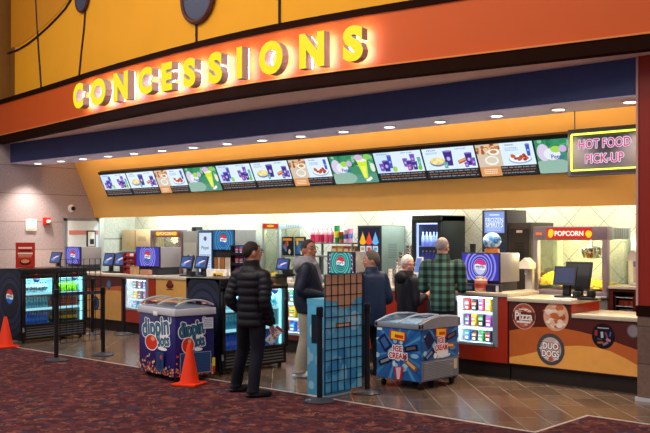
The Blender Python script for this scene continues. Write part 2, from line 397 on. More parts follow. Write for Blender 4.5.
# cold room door in the left wall
dr = tag(bpy.data.objects.new('door_1', None), None, None, None, 'structure'); COL.objects.link(dr); dr.location = (UW, 11.27, 0)
b = MB(); b.bbox(0, .02, .02, .06, .84, 2.2, M('#d4dfe8', .35, .1), .008); b.build('door_leaf', dr)
b = MB(); b.box(-.02, -.06, 0, .04, .02, 2.26, GREY); b.box(-.02, .84, 0, .08, .97, 2.27, M('#cfd8da', .3, .5)); b.box(-.02, -.06, 2.2, .04, .97, 2.26, GREY); b.build('door_frame', dr)
b = MB(); b.bbox(.06, .5, 1.58, .085, .74, 1.98, BLACK, .008); b.bbox(.075, .53, 1.61, .09, .71, 1.95, WHITE, .004); b.bbox(.09, .58, 1.66, .11, .68, 1.78, DKGREY, .004); b.build('door_window', dr)
b = MB(); b.box(.06, .04, 1.88, .064, .82, 1.98, M('#d58a80', .35)); b.build('door_stripe', dr)

# ------------------------------------------------------------------ downlights in the beam
DL = [38, 61, 83, 108, 134, 162, 193, 227, 262, 300.5, 343.5, 389.5, 440, 496.7, 558.6, 630]
ORD = ['first', 'second', 'third', 'fourth', 'fifth', 'sixth', 'seventh', 'eighth', 'ninth', 'tenth', 'eleventh', 'twelfth', 'thirteenth', 'fourteenth', 'fifteenth', 'sixteenth']
dl0 = None
for i, x in enumerate(DL):
    lab = 'round recessed downlight in beam underside, %s counted from the left' % ORD[i]
    loc = (u_at(x, 10.28), 10.28, 3.425)
    if dl0 is None:
        dl0 = thing('downlight', lab, 'ceiling light', loc, 0, 'downlights along the beam')
        b = MB(); b.lathe([(.075,.0),(.10,-.002),(.105,.006),(.10,.016),(.07,.016)], WHITE, n=24); b.build('trim_ring', dl0)
        b = MB(); b.lathe([(.0,-.001),(.072,-.002),(.072,.012),(0,.012)], E_('#fff2dc', 6), n=24); b.build('lamp', dl0)
    else: dup(dl0, loc, 0, lab)
    L = bpy.data.lights.new('downlight_beam', 'SPOT'); L.energy = 100; L.spot_size = R(105); L.spot_blend = .8; L.shadow_soft_size = .06
    L.color = (1, .80, .58) if x > 330 else ((1, .86, .74) if x < 120 else (.85, .88, 1))
    if x > 420: L.energy = 190
    if x in (38,): L.energy = 320
    o = bpy.data.objects.new('downlight_beam', L); COL.objects.link(o); o.location = (loc[0], loc[1], 3.405)

# ------------------------------------------------------------------ menu screens on the slope
SB, SR, SG, SPK = E_('#dcefff', 1.05), E_('#5a3aa8', .9), E_('#78c832', 1.), E_('#1c2430', .7)
PUR, PUR2, BLU = E_('#3f2c8c', .9), E_('#7a4fc0', .95), E_('#3a5fc8', .9)
def cup(g, cx, cy, w, h, m, m2=None):
    g.poly([(cx-w*.36, cy-h/2), (cx+w*.36, cy-h/2), (cx+w/2, cy+h/2), (cx-w/2, cy+h/2)], m)
    g.ell(cx, cy+h/2, w*.54, h*.06, m2 or E_('#8f7ad8', 1)); g.ell(cx, cy-.02*h, w*.2, w*.2, m2 or E_('#c9b8f0', 1))
def menu_art(kind):
    g = G(.0002, .003); W, H = .966, .51; g.clip = (0, 0, W, H)
    g.rect(0, 0, W, H, SB if kind != 'green' else E_('#3f9a72', .9))
    TXT = E_('#3a4a8a', .8); LT = E_('#e6e2d6', 1.); OR = E_('#e08a3c', 1.)
    if kind != 'green':
        g.rect(0, 0, W, .15, SPK)
        for k in range(3): g.rows(.04, .02+k*.042, W-.03, .055+k*.042, 1, E_('#aab4c0', .7) if k != 1 else E_('#b87848', .7), .4)
    if kind == 'cups':
        g.rect(0, .15, .33, H, E_('#c9e4ff', 1.05)); g.text('MOVIE SNACKS', .17, .475, .022, TXT); g.text('FAMILY COMBO', .68, .478, .022, TXT)
        cup(g, .22, .27, .15, .19, PUR); cup(g, .31, .34, .09, .22, BLU); cup(g, .12, .25, .1, .13, PUR2); g.ell(.38, .21, .045, .05, E_('#a8d45a', 1.))
        for cx, cy, w, h, m in ((.62,.31,.1,.14,PUR2), (.7,.26,.12,.16,PUR), (.78,.37,.1,.15,PUR2), (.8,.25,.1,.14,PUR), (.68,.22,.09,.1,E_('#b04fb0', 1)), (.9,.3,.07,.16,E_('#4fc3a0', 1.))): cup(g, cx, cy, w, h, m)
        g.ell(.89, .21, .04, .04, SG)
    elif kind == 'bowl':
        g.text('POPCORN', .17, .475, .026, TXT); g.text('HOT DOGS', .72, .475, .026, TXT); g.rows(.06, .41, .28, .45, 2, E_('#8aa0c8', 1))
        g.ell(.25, .28, .15, .075, E_('#6a76b0', 1)); g.ell(.25, .295, .14, .062, E_('#e8d27c', 1.05))
        for k in range(14): g.ell(.25+random.uniform(-.11, .11), .3+random.uniform(-.04, .04), .022, .02, E_('#f4e6a8', 1.05))
        cup(g, .47, .33, .17, .24, PUR); cup(g, .4, .22, .08, .1, E_('#4fb89a', 1)); g.rrect(.72, .28, .17, .06, 18, E_('#c8503c', 1)); g.rrect(.72, .29, .15, .025, 18, E_('#e8b464', 1))
        cup(g, .84, .3, .13, .2, PUR); cup(g, .91, .25, .08, .13, PUR2); cup(g, .78, .21, .08, .08, PUR2)
    elif kind == 'plate':
        g.rect(0, .15, .42, H, E_('#d8c8b4', 1.)); g.rect(0, 0, .36, .15, E_('#e09a5a', 1.)); g.rows(.06, .03, .3, .12, 3, E_('#fff0d8', 1))
        for k in range(26): g.ell(random.uniform(.02, .4), random.uniform(.36, .5), random.uniform(.02, .045), random.uniform(.015, .03), E_(random.choice(['#b4522e', '#e8c48c', '#8c3a2a', '#f0e4c8', '#c87838']), 1))
        g.ell(.24, .25, .12, .075, E_('#f2efe6', 1.05)); g.ell(.24, .255, .09, .05, E_('#dcd4c0', 1.)); g.ell(.3, .38, .1, .05, E_('#f4f0e4', 1.05)); g.ell(.3, .385, .06, .028, E_('#c88c50', 1))
        g.text('TENDERS', .58, .475, .026, TXT); g.rows(.5, .38, .72, .44, 3, E_('#8aa0c8', 1))
        g.ell(.72, .245, .19, .07, E_('#8fb0d8', 1.)); g.ell(.72, .255, .175, .06, E_('#f5f7f8', 1.05))
        for k in range(22): g.ell(.72+random.uniform(-.12, .12), .275+random.uniform(-.04, .035), .03, .02, E_(random.choice(['#b8402c', '#d06040', '#9c3020', '#c85838']), 1))
        cup(g, .88, .38, .07, .18, BLU)
    else:
        for k in range(46): g.ell(random.uniform(0, W), random.uniform(.33, .51), random.uniform(.02, .06), random.uniform(.015, .04), E_(random.choice(['#1f7a50', '#58b878', '#2a9060', '#8fd0a0', '#196848']), .95))
        g.rect(0, 0, W, .16, E_('#5aa08a', .9)); g.ell(.22, .1, .3, .12, E_('#9cc4b4', .9)); g.ell(.12, .32, .1, .13, E_('#dcd0ec', 1.)); g.ell(.25, .29, .13, .09, E_('#e8f0f8', 1.)); g.text('Peeps', .33, .24, .085, E_('#4a58b8', .95), bold=.02)
        g.ell(.32, .36, .085, .05, E_('#a8dc50', 1.)); g.ell(.43, .36, .06, .05, E_('#d0b4e8', 1.))
        g.poly([(.68,.08),(.76,.08),(.83,.4),(.6,.42)], E_('#cfe832', 1.05)); g.poly([(.69,.1),(.74,.1),(.78,.3),(.66,.31)], E_('#e8f468', 1.05)); g.ell(.715, .41, .12, .03, E_('#f0f4e4', 1.)); g.ell(.66, .46, .1, .05, E_('#d8b8e0', 1.)); g.ell(.85, .46, .08, .05, E_('#8cd060', 1.))
        g.rrect(.8, .07, .1, .05, 30, E_('#f4f4f0', 1.05)); g.rrect(.74, .05, .06, .04, 10, E_('#f4f4f0', 1.05)); g.ell(.92, .27, .05, .08, E_('#e4ecd8', 1.))
    return g
MT = frame((0,0,0), (1,0,0), (0,-.425,.905))
MCOPY = {}
MU0 = -17.45
LABM = {'cups': 'wide lit menu screen of purple cups and combos', 'bowl': 'wide lit menu screen of popcorn bowl and purple bag', 'plate': 'wide lit menu screen of food plates, orange lower corner', 'green': 'wide lit menu screen of green drink and pastel shapes'}
PLACE = ['nearest the left wall', 'middle one of its three kind', 'farthest right of its three kind']
for i in range(12):
    kind = ['cups', 'bowl', 'plate', 'green'][i % 4]; lab = LABM[kind]+', '+PLACE[i//4]
    loc = (MU0+i*.993, 11.765, 2.758)
    if kind in MCOPY: dup(MCOPY[kind], loc, 0, lab)
    else:
        t = thing('menu_screen', lab, 'menu screen', loc, 0, 'menu screens on the slope'); MCOPY[kind] = t
        b = MB(); FR = M('#101014', .35)
        for x0, y0, x1, y1 in ((-.013,-.014,.979,0), (-.013,.51,.979,.524), (-.013,0,0,.51), (.966,0,.979,.51)):
            vs = [MT(a, c, d) for d in (-.06, .008) for a, c in ((x0,y0),(x1,y0),(x1,y1),(x0,y1))]
            b.add(vs, [(3,2,1,0),(4,5,6,7),(0,1,5,4),(1,2,6,5),(2,3,7,6),(3,0,4,7)], FR)
        b.add([MT(a, c, d) for d in (-.055, .001) for a, c in ((0,0),(.966,0),(.966,.51),(0,.51))], [(3,2,1,0),(4,5,6,7)], FR)
        b.build('screen_frame', t); menu_art(kind).build('display', MT, t)
b = MB()                                                          # black mounting rail above the screens
b.add([MT(a, c, d)+Vector((MU0, 11.765, 2.758)) for d in (-.07, .03) for a, c in ((0,.527),(11.9,.527),(11.9,.58),(0,.58))], [(3,2,1,0),(4,5,6,7),(0,1,5,4),(1,2,6,5),(2,3,7,6),(3,0,4,7)], BLACK)
tag(b.build('mounting_rail'), 'long black mounting rail along the top of the menu screens', 'rail')

# ------------------------------------------------------------------ CONCESSIONS channel letters
LET = [('C',73,83,83.4,108.7),('O',90,105.5,78.5,105.5),('N',113.4,127.7,72,100.6),('C',138,152,67.4,94.5),('E',161.7,172,62.5,90.8),('S',183,195.4,58,87.2),('S',208,222,52,83.7),('I',236.5,242,47,78.7),('O',258.7,282.5,40.8,74.8),('N',299,324,32.5,67.6),('S',342.6,363,25.5,61.5)]
LN = ['letter C at the left end of the sign', 'letter O after the opening C', 'letter N between O and C', 'letter C between N and E', 'letter E before the double S', 'letter S right after the E', 'letter S just before the I', 'letter I, the thinnest of the sign', 'letter O after the I', 'letter N beside the final S', 'letter S at the right end of the sign']
LY, LGR, LHALO = E_('#ffe800', 1.0), M('#a8a29c', .5), E_('#dbe6ff', 24)
for (ch, x0, x1, y0, y1), nm in zip(LET, LN):
    cx = (x0+x1)/2; u, v, hb = on_fascia(cx, y1, -.235); ht = h_at(cx, y0, v); H = ht-hb
    tang = math.atan2(fasc_v(u+.2)-fasc_v(u-.2), .4)
    # width on the slanted wall: du for one pixel at this place
    def px_of(a, c): return 325+FL*(.737*a+.675*c)/(-.675*a+.737*c)
    W = (x1-x0)/abs(px_of(u+.5*math.cos(tang), v+.5*math.sin(tang))-px_of(u-.5*math.cos(tang), v-.5*math.sin(tang)))
    t = thing('sign_letter', 'yellow lit channel '+nm, 'sign letter', (u, v, hb), tang, 'letters of the lobby sign')
    vs, fs, be, _ = glyphs(ch, 0.06 if ch != 'I' else .0)
    P = [(x*W, (y+.5)*H) for x, y in vs]
    b = MB(); b.add([(x, 0, z) for x, z in P], fs, LY); b.build('letter_face', t, smooth=False)
    b = MB(); n = len(P); D = .13
    b.add([(x, .001, z) for x, z in P]+[(x, D, z) for x, z in P], [(a, c, c+n, a+n) for a, c in be]+[tuple(i+n for i in f) for f in fs], LGR); b.build('letter_return', t, smooth=False)
    b = MB(); c0 = (0, H/2); b.add([(x*.94, D+.004, H/2+(z-H/2)*.94) for x, z in P]+[(x*.94, D+.012, H/2+(z-H/2)*.94) for x, z in P], fs+[tuple(i+n for i in f) for f in fs]+[(a, c, c+n, a+n) for a, c in be], LHALO); b.build('halo_light', t, smooth=False)
    b = MB()
    for zz in (.2, .8): b.cyl((-W*.3 if ch != 'I' else 0, D, H*zz), (-W*.3 if ch != 'I' else 0, .24, H*zz), .01, GREY, n=6)
    b.build('stud', t)

# ------------------------------------------------------------------ hanging neon sign
t = thing('hanging_sign', 'grey hanging neon sign reading HOT FOOD PICK UP by the red pillar', 'sign', (-5.0, 10.63, 2.605), 0)
b = MB(); b.bbox(-.5, -.04, 0, .5, .04, .60, M('#55525a', .6), .008); b.build('sign_panel', t)
b = MB(); q = [(-.435,-.055,.075), (.435,-.055,.075), (.435,-.055,.53), (-.435,-.055,.53)]
b.tube([q[0], q[1]], .009, E_('#e8ff50', 2.2)); b.tube([q[1], q[2]], .012, E_('#e8ff50', 2.2)); b.tube([q[2], q[3]], .012, E_('#e8ff50', 2.2)); b.tube([q[3], q[0]], .012, E_('#e8ff50', 2.2)); b.build('neon_border', t)
for s, z, hh, w in (('HOT FOOD', .40, .115, .68), ('PICK-UP', .215, .115, .5)):
    g = G(.002, .004); g.otext(s, 0, z, hh, E_('#d81c50', 1.0), E_('#dfe0ff', 1.0), w, .012, 0, .009); g.build('neon_lettering', FRONT(0, -.04, 0), t)  # pale outline copies drawn behind the letters as their glow
for x in (-.42, .42): b = MB(); b.cyl((x, 0, .59), (x, 0, .835), .008, GREY, n=8); b.build('hanger_rod', t)

# ------------------------------------------------------------------ cola mark prints
def cola_logo(g, cx, cy, r, top='#e0242c', bot='#1f5fc0', txt='#101828', em=.9, band='#f4f6fa', word=True, yf=1.15):
    mk = (lambda c: E_(c, em)) if em else (lambda c: M(c, .4))
    ry = r*yf
    g.ell(cx, cy, r*1.1, ry*1.1, mk(txt)); g.ell(cx, cy, r, ry, mk(band))
    n = 20
    tp = [(cx+r*math.cos(R(18+144*i/n)), cy+ry*math.sin(R(18+144*i/n))) for i in range(n+1)]
    tp += [(cx-r*.95+2*r*.95*i/8, cy+ry*(.31+.09*math.sin(PI*2*i/8))) for i in range(9)]
    g.poly(tp, mk(top))
    bp = [(cx+r*math.cos(R(198+144*i/n)), cy+ry*math.sin(R(198+144*i/n))) for i in range(n+1)]
    bp += [(cx+r*.95-2*r*.95*i/8, cy-ry*(.31+.09*math.sin(PI*2*i/8))) for i in range(9)]
    g.poly(bp, mk(bot))
    if word: g.text('PEPSI', cx, cy, ry*.36, mk(txt), r*1.5, .03)
def rings(g, x0, y0, x1, y1, cx, cy, rs, cols, em, yf=1.15):
    g.clip = (x0, y0, x1, y1)
    for r_, c in zip(rs, cols): g.ell(cx, cy, r_, r_*yf, E_(c, em) if em else M(c, .35), n=40)
    g.clip = None

# ------------------------------------------------------------------ counters along v = 10.2
FV = 10.2
MAROON, WORA, WYEL = M('#521d13', .35, coat=.3), M('#c0622a', .35, coat=.3), M('#efaa50', .35, coat=.3)
SLAB = M('#c9bda8', .22, var=.2, scale=60., coat=.4); KICK = M('#241c18', .6); REDP = M('#a82e12', .32, var=.05, coat=.4)
def pxy(px, py): return u_at(px, FV), h_at(px, py, FV)
def carcass(u0, u1, h, m, depth=.75, kick=.2):
    b = MB(); b.box(u0, FV, kick, u1, FV+depth, h-.05, m); b.box(u0+.0, FV+.06, 0, u1-.0, FV+depth-.02, kick, KICK); return b
def slab(u0, u1, h, depth=.78, over=.03):
    b = MB(); b.bbox(u0, FV-over, h-.05, u1, FV+depth, h, SLAB, .006); return b
# pick-up counter, raised and lowered sections
t = thing('service_counter', 'brown and orange wave fronted pick-up counter with round food pictures', 'counter', (0,0,0))
UA0, UA1, UA2 = -6.12, -5.25, -4.29
b = carcass(UA0, UA1, 1.06, MAROON); b.build('raised_body', t)
b = carcass(UA1, UA2, .90, MAROON); b.build('lowered_body', t)
slab(UA0-.01, UA1+.02, 1.06).build('raised_countertop', t); slab(UA1+.022, UA2, .90).build('lowered_countertop', t)
b = MB(); b.box(UA1, FV-.005, .90, UA1+.012, FV+.75, 1.01, REDP); b.build('side_panel', t)
g = G()
o1 = [pxy(*p) for p in [(509.5,330.5),(522,328.5),(536,327),(550,327),(565,328.5),(580,331.5),(595,335.5),(610,340),(625,345.5),(640.5,351)]]
o2 = [pxy(*p) for p in [(640.5,367),(625,358),(610,351),(595,347),(580,345.5),(565,346),(550,349),(535,352),(522,355),(509.5,357)]]
g.poly(o1+[(o1[-1][0], .21), (o1[0][0], .21)], WORA); g.poly(o2+[(o2[-1][0], .21), (o2[0][0], .21)], WYEL)
g.build('wave_graphic', lambda a, c, d: Vector((a, FV-d, c)), t)
def medal(px, py, r, name, art, label=None):
    cu, ch = pxy(px, py); g = G(.0002, .004); art(g, cu, ch, r); o = g.build(name, lambda a, c, d: Vector((a, FV-d, c)), t)
    if label: o['label'] = label
def blobs(g, cx, cy, r, n, cols, s=.25, em=0):
    for k in range(n):
        a = random.uniform(0, 2*PI); d = r*math.sqrt(random.uniform(0, .62)); g.ell(cx+d*math.cos(a), cy+d*math.sin(a), r*s*random.uniform(.5, 1.2), r*s*random.uniform(.3, .8), M(random.choice(cols), .4))
def a_pizza(g, x, y, r):
    g.ell(x, y, r, r, M('#d8a890', .4)); g.ell(x, y, r*.93, r*.93, M('#a85040', .4)); blobs(g, x, y, r*.95, 30, ['#c87858', '#e0b8a0', '#7a2a1c', '#f0d8c8'], .2); g.rect(x-r*.95, y-r*.3, x+r*.95, y+r*.34, M('#6a2a20', .4)); g.text('Pizza', x, y+.02*r, r*.62, M('#f4ece4', .4), r*1.5, .03); g.rect(x-r*.6, y-r*.5, x+r*.6, y-r*.36, M('#f4ece4', .4)); g.rect(x-r*.4, y+r*.5, x+r*.4, y+r*.58, M('#f4ece4', .4))
def a_pastry(g, x, y, r):
    g.ell(x, y, r, r*1.05, M('#e0a888', .4)); blobs(g, x, y, r, 26, ['#f2d8c4', '#c86a34', '#e8c0a0', '#b45428', '#f6e6da'], .32)
def a_duo(g, x, y, r):
    g.ell(x, y, r, r*1.05, M('#4c4a4e', .4)); g.ell(x, y, r*.76, r*.8, M('#c8b8b4', .4)); blobs(g, x, y, r*.85, 24, ['#c85c34', '#e0e0e4', '#a84428', '#d89870', '#e8dcd4'], .22); g.otext('DUO', x, y+r*.22, r*.44, M('#ffffff', .4), M('#7c4034', .4), r*1.15, .03, 0, r*.04); g.otext('DOGS', x, y-r*.28, r*.44, M('#ffffff', .4), M('#7c4034', .4), r*1.25, .03, 0, r*.04)
def a_dark(g, x, y, r):
    g.ell(x, y, r, r*1.05, M('#120d14', .35)); g.rect(x-r*.5, y+r*.62, x+r*.5, y+r*.7, M('#b8b0b8', .4)); g.rect(x-r*.75, y+r*.0, x-r*.5, y+r*.45, M('#a02c3c', .4)); g.rrect(x-r*.1, y+r*.1, r*.22, r*.5, 4, M('#b0c4cc', .4)); g.rrect(x+r*.3, y+r*.05, r*.16, r*.6, 20, M('#7c4468', .4)); g.rrect(x+r*.45, y-r*.3, r*.4, r*.2, -20, M('#c07890', .4)); g.rrect(x-r*.25, y-r*.55, r*.5, r*.16, 5, M('#b85c2c', .4)); g.rrect(x+r*.2, y-r*.6, r*.5, r*.2, 30, M('#8a7890', .4)); g.rrect(x-r*.3, y-r*.28, r*.4, r*.12, -8, M('#54486a', .4)); g.rrect(x+r*.62, y+r*.2, r*.14, r*.4, -12, M('#4a58a0', .4))
def a_grey(g, x, y, r):
    g.ell(x, y, r, r*1.05, M('#6c6468', .4)); g.ell(x, y, r*.82, r*.86, M('#88828a', .4))
medal(524, 316.3, .168, 'pizza_medallion', a_pizza); medal(556, 316.5, .172, 'pastry_medallion', a_pastry); medal(550.8, 349.3, .19, 'hot_dog_medallion', a_duo)
medal(603.3, 336, .145, 'dark_medallion', a_dark); medal(633.3, 331, .075, 'grey_medallion', a_grey)

# red counters with lit candy cases, tan counters between
def display_counter(u0, u1, label, cu0, cu1, lo=.46, hi=1.03, slab_h=1.11, body=REDP):
    t = thing('display_counter', label, 'counter', (0,0,0))
    b = MB()
    b.box(u0, FV, .2, u1, FV+.75, lo, body); b.box(u0, FV, lo, cu0, FV+.75, slab_h-.05, body); b.box(cu1, FV, lo, u1, FV+.75, slab_h-.05, body)
    b.box(cu0, FV, hi, cu1, FV+.75, slab_h-.05, body); b.box(cu0, FV+.36, lo, cu1, FV+.75, hi, body); b.box(u0, FV+.06, 0, u1, FV+.72, .2, KICK); b.build('counter_body', t)
    slab(u0-.02, u1+.02, slab_h).build('countertop', t)
    b = MB(); Wm = M('#e6ecef', .4); b.box(cu0, FV+.34, lo, cu1, FV+.36, hi, Wm); b.box(cu0, FV, lo, cu1, FV+.34, lo+.012, Wm); b.box(cu0, FV+.02, lo, cu0+.012, FV+.34, hi, Wm); b.box(cu1-.012, FV+.02, lo, cu1, FV+.34, hi, Wm); b.box(cu0, FV, hi-.012, cu1, FV+.34, hi, Wm); b.build('case_liner', t)
    b = MB(); AL = M('#b9c4cc', .3, .6)
    for x0, z0, x1, z1 in ((cu0-.02,lo-.02,cu0+.015,hi+.02), (cu1-.03,lo-.02,cu1+.045,hi+.02), (cu0,lo-.02,cu1,lo+.015), (cu0,hi-.015,cu1,hi+.02)): b.box(x0, FV-.012, z0, x1, FV+.004, z1, AL)
    b.build('case_frame', t)
    sh = []
    for k in (1, 2):
        z = lo+(hi-lo)*k/3; b = MB(); b.box(cu0+.012, FV+.05, z-.012, cu1-.012, FV+.33, z, M('#dce6ec', .3)); b.box(cu0+.012, FV+.045, z-.03, cu1-.012, FV+.052, z, E_('#f4fbff', 1.6)); b.build('shelf', t); sh.append(z)
    b = MB(); b.box(cu0+.03, FV+.02, hi-.03, cu1-.03, FV+.05, hi-.013, E_('#f2fbff', 10)); b.build('lamp_strip', t)
    for k in range(3):
        L = bpy.data.lights.new('case_led', 'AREA'); L.shape = 'RECTANGLE'; L.size = cu1-cu0-.1; L.size_y = .02; L.energy = 1.6; L.color = (.95, .98, 1); o = bpy.data.objects.new('case_led', L); COL.objects.link(o); o.parent = t; o.location = ((cu0+cu1)/2, FV+.03, lo+(hi-lo)*(k+1)/3-.035); o.rotation_euler = (R(35), 0, 0)
    b = MB(); b.box(cu0+.01, FV-.003, lo+.01, cu1-.01, FV+.001, hi-.01, glass('#f4fbff', .05)); b.build('case_glass', t)
    return t, [lo+.012]+sh, (hi-lo)/3
CANDYC = ['#d8342c', '#e8b420', '#2c6cc0', '#e06a1c', '#38a048', '#8c3c9c', '#e4e4dc', '#c84878', '#2a2a34', '#48b0c8']
def bag(w, h, d, c1, c2, seed):
    rnd = random.Random(seed); b = MB(); m1 = M(c1, .35, var=.12); m2 = M(c2, .35); m3 = M('#f0ece0', .4)
    b.bbox(-w/2, -d/2, 0, w/2, d/2, h, m1, min(.012, d*.3)); b.box(-w*.5, -d*.1, h*.985, w*.5, d*.1, h+.012, m1)
    b.box(-w*.40, -d/2-.002, h*.5, w*.40, -d/2+.003, h*.8, m2); b.box(-w*.3, -d/2-.002, h*.14, w*.3, -d/2+.003, h*.36, m3); b.box(-w*.34, -d/2-.004, h*.58, w*.34, -d/2, h*.66, m3)
    return b
def fill_case(cu0, cu1, zs, hh, where, grp, n=5):
    for lvl, z in enumerate(zs):
        nm = ('bottom', 'middle', 'top')[lvl]; w = (cu1-cu0-.06)/n; used = []
        for i in range(n):
            c1, c2 = random.sample(CANDYC, 2); key = c1
            o = bag(w*random.uniform(.66, .82), hh*random.uniform(.6, .8), random.uniform(.05, .09), c1, c2, i).build('candy_pack')
            o.location = (cu0+.03+w*(i+.5), FV+.17, z+.001); o.rotation_euler = (0, 0, R(random.uniform(-5, 5)))
            place = ('leftmost', 'second', 'central', 'fourth', 'rightmost')[i] if n == 5 else ('leftmost', 'second from left', 'second from right', 'rightmost')[i]
            tag(o, 'candy pack %s on %s shelf of lit case %s' % (place, nm, where), 'candy', grp)
cu = (u_at(454.5, FV), u_at(499, FV))
t, zs, hh = display_counter(-6.98, -6.14, 'red counter with lit candy case beside the brown pick-up counter', cu[0]+.02, cu[1]-.06, .42, 1.055)
fill_case(cu[0]+.02, cu[1]-.06, zs, hh, 'beside pick-up counter', 'candy in the right hand case', 5)
cu = (u_at(125, FV), u_at(147, FV))
t, zs, hh = display_counter(-14.66, -13.62, 'red counter with lit candy case behind the dotted ice cream chest', cu[0]+.02, cu[1], .46, 1.03)
fill_case(cu[0]+.02, cu[1], zs, hh, 'at far left', 'candy in the left hand case', 4)
t, zs, hh = display_counter(-10.6, -9.4, 'dark counter with lit candy case behind the man in light trousers', -10.5, -9.5, .3, 1.03, body=MAROON)
fill_case(-10.5, -9.5, zs, hh, 'behind the light trousered man', 'candy in the middle case', 5)
def wave_counter(u0, u1, label, rim=.72, chk=False, top=1.11):
    t = thing('service_counter', label, 'counter', (0,0,0)); b = carcass(u0, u1, top, MAROON); b.build('counter_body', t); slab(u0, u1, top).build('countertop', t)
    g = G(); g.clip = (u0, .2, u1, top-.055); n = 16
    pts = [(u0+(u1-u0)*i/n, rim+.05*math.sin(2.2*i/n*PI+.4)) for i in range(n+1)]; p2 = [(x, y-.1-.03*math.sin(3*x)) for x, y in pts]
    g.poly(pts+[(u1,.21),(u0,.21)], WORA); g.poly(p2+[(u1,.21),(u0,.21)], M('#d8a258', .4)); 
    if chk:
        for i in range(12):
            for j in range(3): g.rect(u0+.1+i*.2, .8+j*.085, u0+.24+i*.2, .85+j*.085, M('#6c3428', .4))
    g.build('wave_graphic', lambda a, c, d: Vector((a, FV-d, c)), t); return t
t = wave_counter(-18.3, -14.68, 'maroon and tan counter behind the crowd posts at far left', .84, True)
medal(95.5, 303, .14, 'blue_medallion', lambda g, x, y, r: (g.ell(x, y, r, r, M('#1c2c58', .4)), g.ell(x, y, r*.75, r*.75, M('#3c5488', .4)), g.ell(x, y, r*.5, r*.5, M('#16223c', .4))))
medal(109, 284.5, .08, 'grey_medallion', lambda g, x, y, r: (g.ell(x, y, r, r*1.2, M('#3c5470', .4)), g.ell(x, y, r*.7, r*.8, M('#5c7894', .4))))
t = wave_counter(-13.59, -10.63, 'tan counter with brown emblem under the paired registers', 1.2)
medal(170, 285.5, .085, 'emblem', lambda g, x, y, r: (g.ell(x, y, r*1.3, r*.7, M('#5a1c14', .4)), g.ell(x, y+r*.5, r*.9, r*.6, M('#7a2c20', .4)), g.rect(x-r*1.2, y-r*.95, x+r*1.2, y-r*.75, M('#5a1c14', .4))))
t = wave_counter(-9.37, -7.02, 'red ended counter between the candy cases, behind customers', .6)
b = MB(); b.box(-9.36, FV-.012, .2, -7.03, FV-.004, 1.05, REDP); b.build('front_panel', t)

